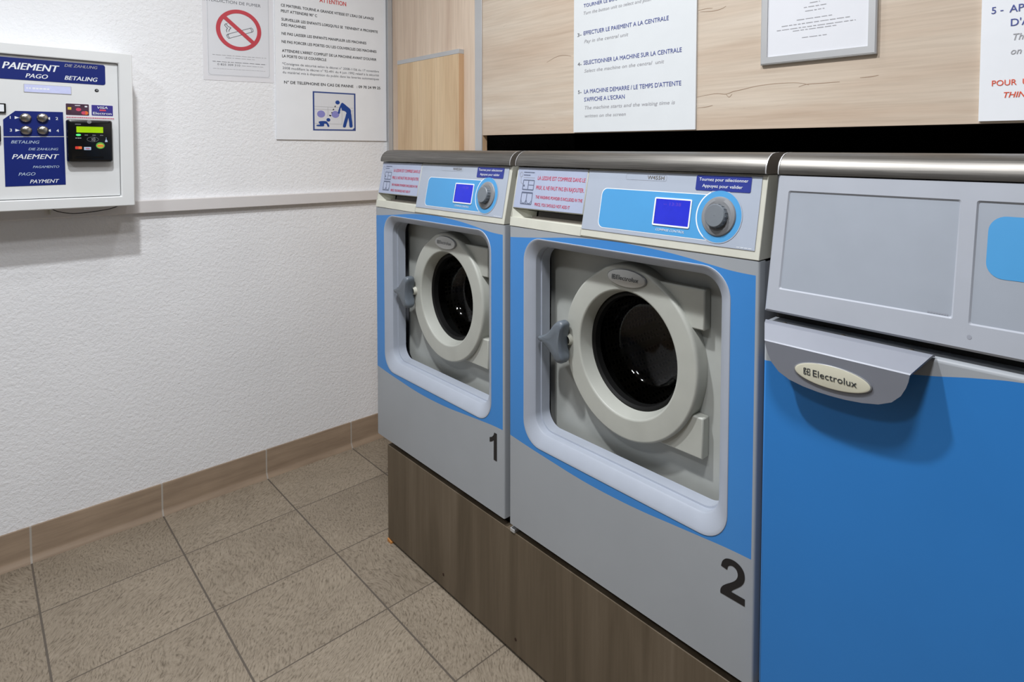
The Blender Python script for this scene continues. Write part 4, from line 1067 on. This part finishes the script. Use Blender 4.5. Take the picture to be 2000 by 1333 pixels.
# ------------------------------------------------------------------ signs on the oak panel
FB = Frame((0, YB, 0), (1, 0, 0), (0, 0, 1), (0, -1, 0))
def instruction_board():
    mb = MB(); mb.box(1.1365, 1.5795, YB - 0.0055, YB - 0.0005, 1.3075, 2.05, 3)
    n = 0.0060
    for s, u0, u1, v, hh, sl in (('TOURNER LE BOUTON POUR', 1.1780, 1.3980, 1.6775, 0.0098, 0), ('3-', 1.1523, 1.1690, 1.5945, 0.0098, 2), ('EFFECTUER LE PAIEMENT A LA CENTRALE', 1.1784, 1.4925, 1.5958, 0.0112, 0), ('4-', 1.1540, 1.1700, 1.5070, 0.0098, 2), ('SELECTIONNER LA MACHINE SUR LA CENTRALE', 1.1792, 1.5352, 1.5083, 0.0115, 0),
                                 ('5-', 1.1557, 1.1705, 1.4236, 0.0098, 2), ("LA MACHINE DEMARRE / LE TEMPS D'ATTENTE", 1.1821, 1.5348, 1.4226, 0.0118, 0), ("S'AFFICHE A L'ECRAN", 1.1823, 1.3420, 1.3990, 0.0115, 0)):
        mb.text(s, FB, u0, v, hh, n, sl, width=u1 - u0, bold=0.004)
    for s, u0, u1, v, hh in (('Turn the button unit to select and push', 1.1782, 1.4330, 1.6560, 0.0092), ('Pay in the central unit', 1.1808, 1.3535, 1.5720, 0.0095), ('Select the machine on the central  unit', 1.1816, 1.4788, 1.4848, 0.0095), ('The machine starts and the waiting time is', 1.1845, 1.5157, 1.3752, 0.0098), ('written on the screen', 1.1848, 1.3463, 1.3512, 0.0095)):
        mb.text(s, FB, u0, v, hh, n, 1, width=u1 - u0, bold=-0.004, shear=0.25)
    tag(mb.build('instruction_board', [M['blue_ink'], M['light_grey_ink'], M['mid_grey_ink'], M['sign_white']], smooth=0), 'tall white instruction board with blue-violet French steps on the oak panel', 'sign')
instruction_board()

def framed_notice():
    root = thing('framed_notice', 'silver framed white notice with faint small print on the oak panel', 'notice', (1.89, YB, 1.452))
    org = root.location
    mb = MB(); a0, a1, b0, b1 = 1.7600, 2.0180, 1.4520, 1.83
    i0, i1, j0, j1 = 1.7765, 2.0010, 1.4690, 1.813
    O = [(a0, b0), (a1, b0), (a1, b1), (a0, b1)]; I = [(i0, j0), (i1, j0), (i1, j1), (i0, j1)]
    mb.loft([[FB(a, b, 0.0005) for a, b in O], [FB(a, b, 0.008) for a, b in O], [FB(a, b, 0.010) for a, b in [(a0 + .003, b0 + .003), (a1 - .003, b0 + .003), (a1 - .003, b1 - .003), (a0 + .003, b1 - .003)]], [FB(a, b, 0.0095) for a, b in I], [FB(a, b, 0.0065) for a, b in I]], 0, True, False)
    mb.build('frame', M['alu'], root, org, smooth=20)
    mb = MB(); mb.flat(I, FB, 0.0068, 0); n = 0.0073
    for i, (u0, u1, v) in enumerate(((1.8755, 1.8980, 1.5775), (1.8620, 1.9120, 1.5692), (1.8650, 1.9082, 1.5608), (1.8462, 1.9271, 1.5440), (1.8107, 1.9627, 1.5348), (1.7990, 1.9748, 1.5266), (1.8374, 1.9348, 1.5210), (1.8591, 1.9147, 1.5040))):
        ticks(mb, FB, u0, u1, v, 0.0034, n, 1, 20 + i)
    tag(mb.build('sheet', [M['paper'], M['light_grey_ink']], root, org, smooth=0), 'white sheet with faint centred lines')
framed_notice()

def second_board():
    mb = MB(); mb.box(2.2000, 2.640, YB - 0.0075, YB - 0.0005, 1.3095, 2.05, 3)
    n = 0.0080
    for s, u, v, hh, sl, b, sh in (('5 -', 2.2155, 1.5015, 0.0120, 0, 0.012, 0), ("AP", 2.2425, 1.5003, 0.0125, 0, 0.012, 0), ("D'A", 2.2452, 1.4760, 0.0125, 0, 0.012, 0), ('Th', 2.2492, 1.4510, 0.0110, 1, 0.004, 0.25), ('on', 2.2466, 1.4262, 0.0110, 1, 0.004, 0.25), ('POUR  U', 2.2195, 1.3722, 0.0098, 2, 0.010, 0), ('THIN', 2.2380, 1.3503, 0.0098, 2, 0.012, 0.25)):
        mb.text(s, FB, u, v, hh, n, sl, bold=b, shear=sh)
    tag(mb.build('instruction_board', [M['blue_ink'], M['light_grey_ink'], M['orange_ink'], M['sign_grey']], smooth=0), 'white board with large numbered step and orange-red line, cropped at right', 'sign')
second_board()
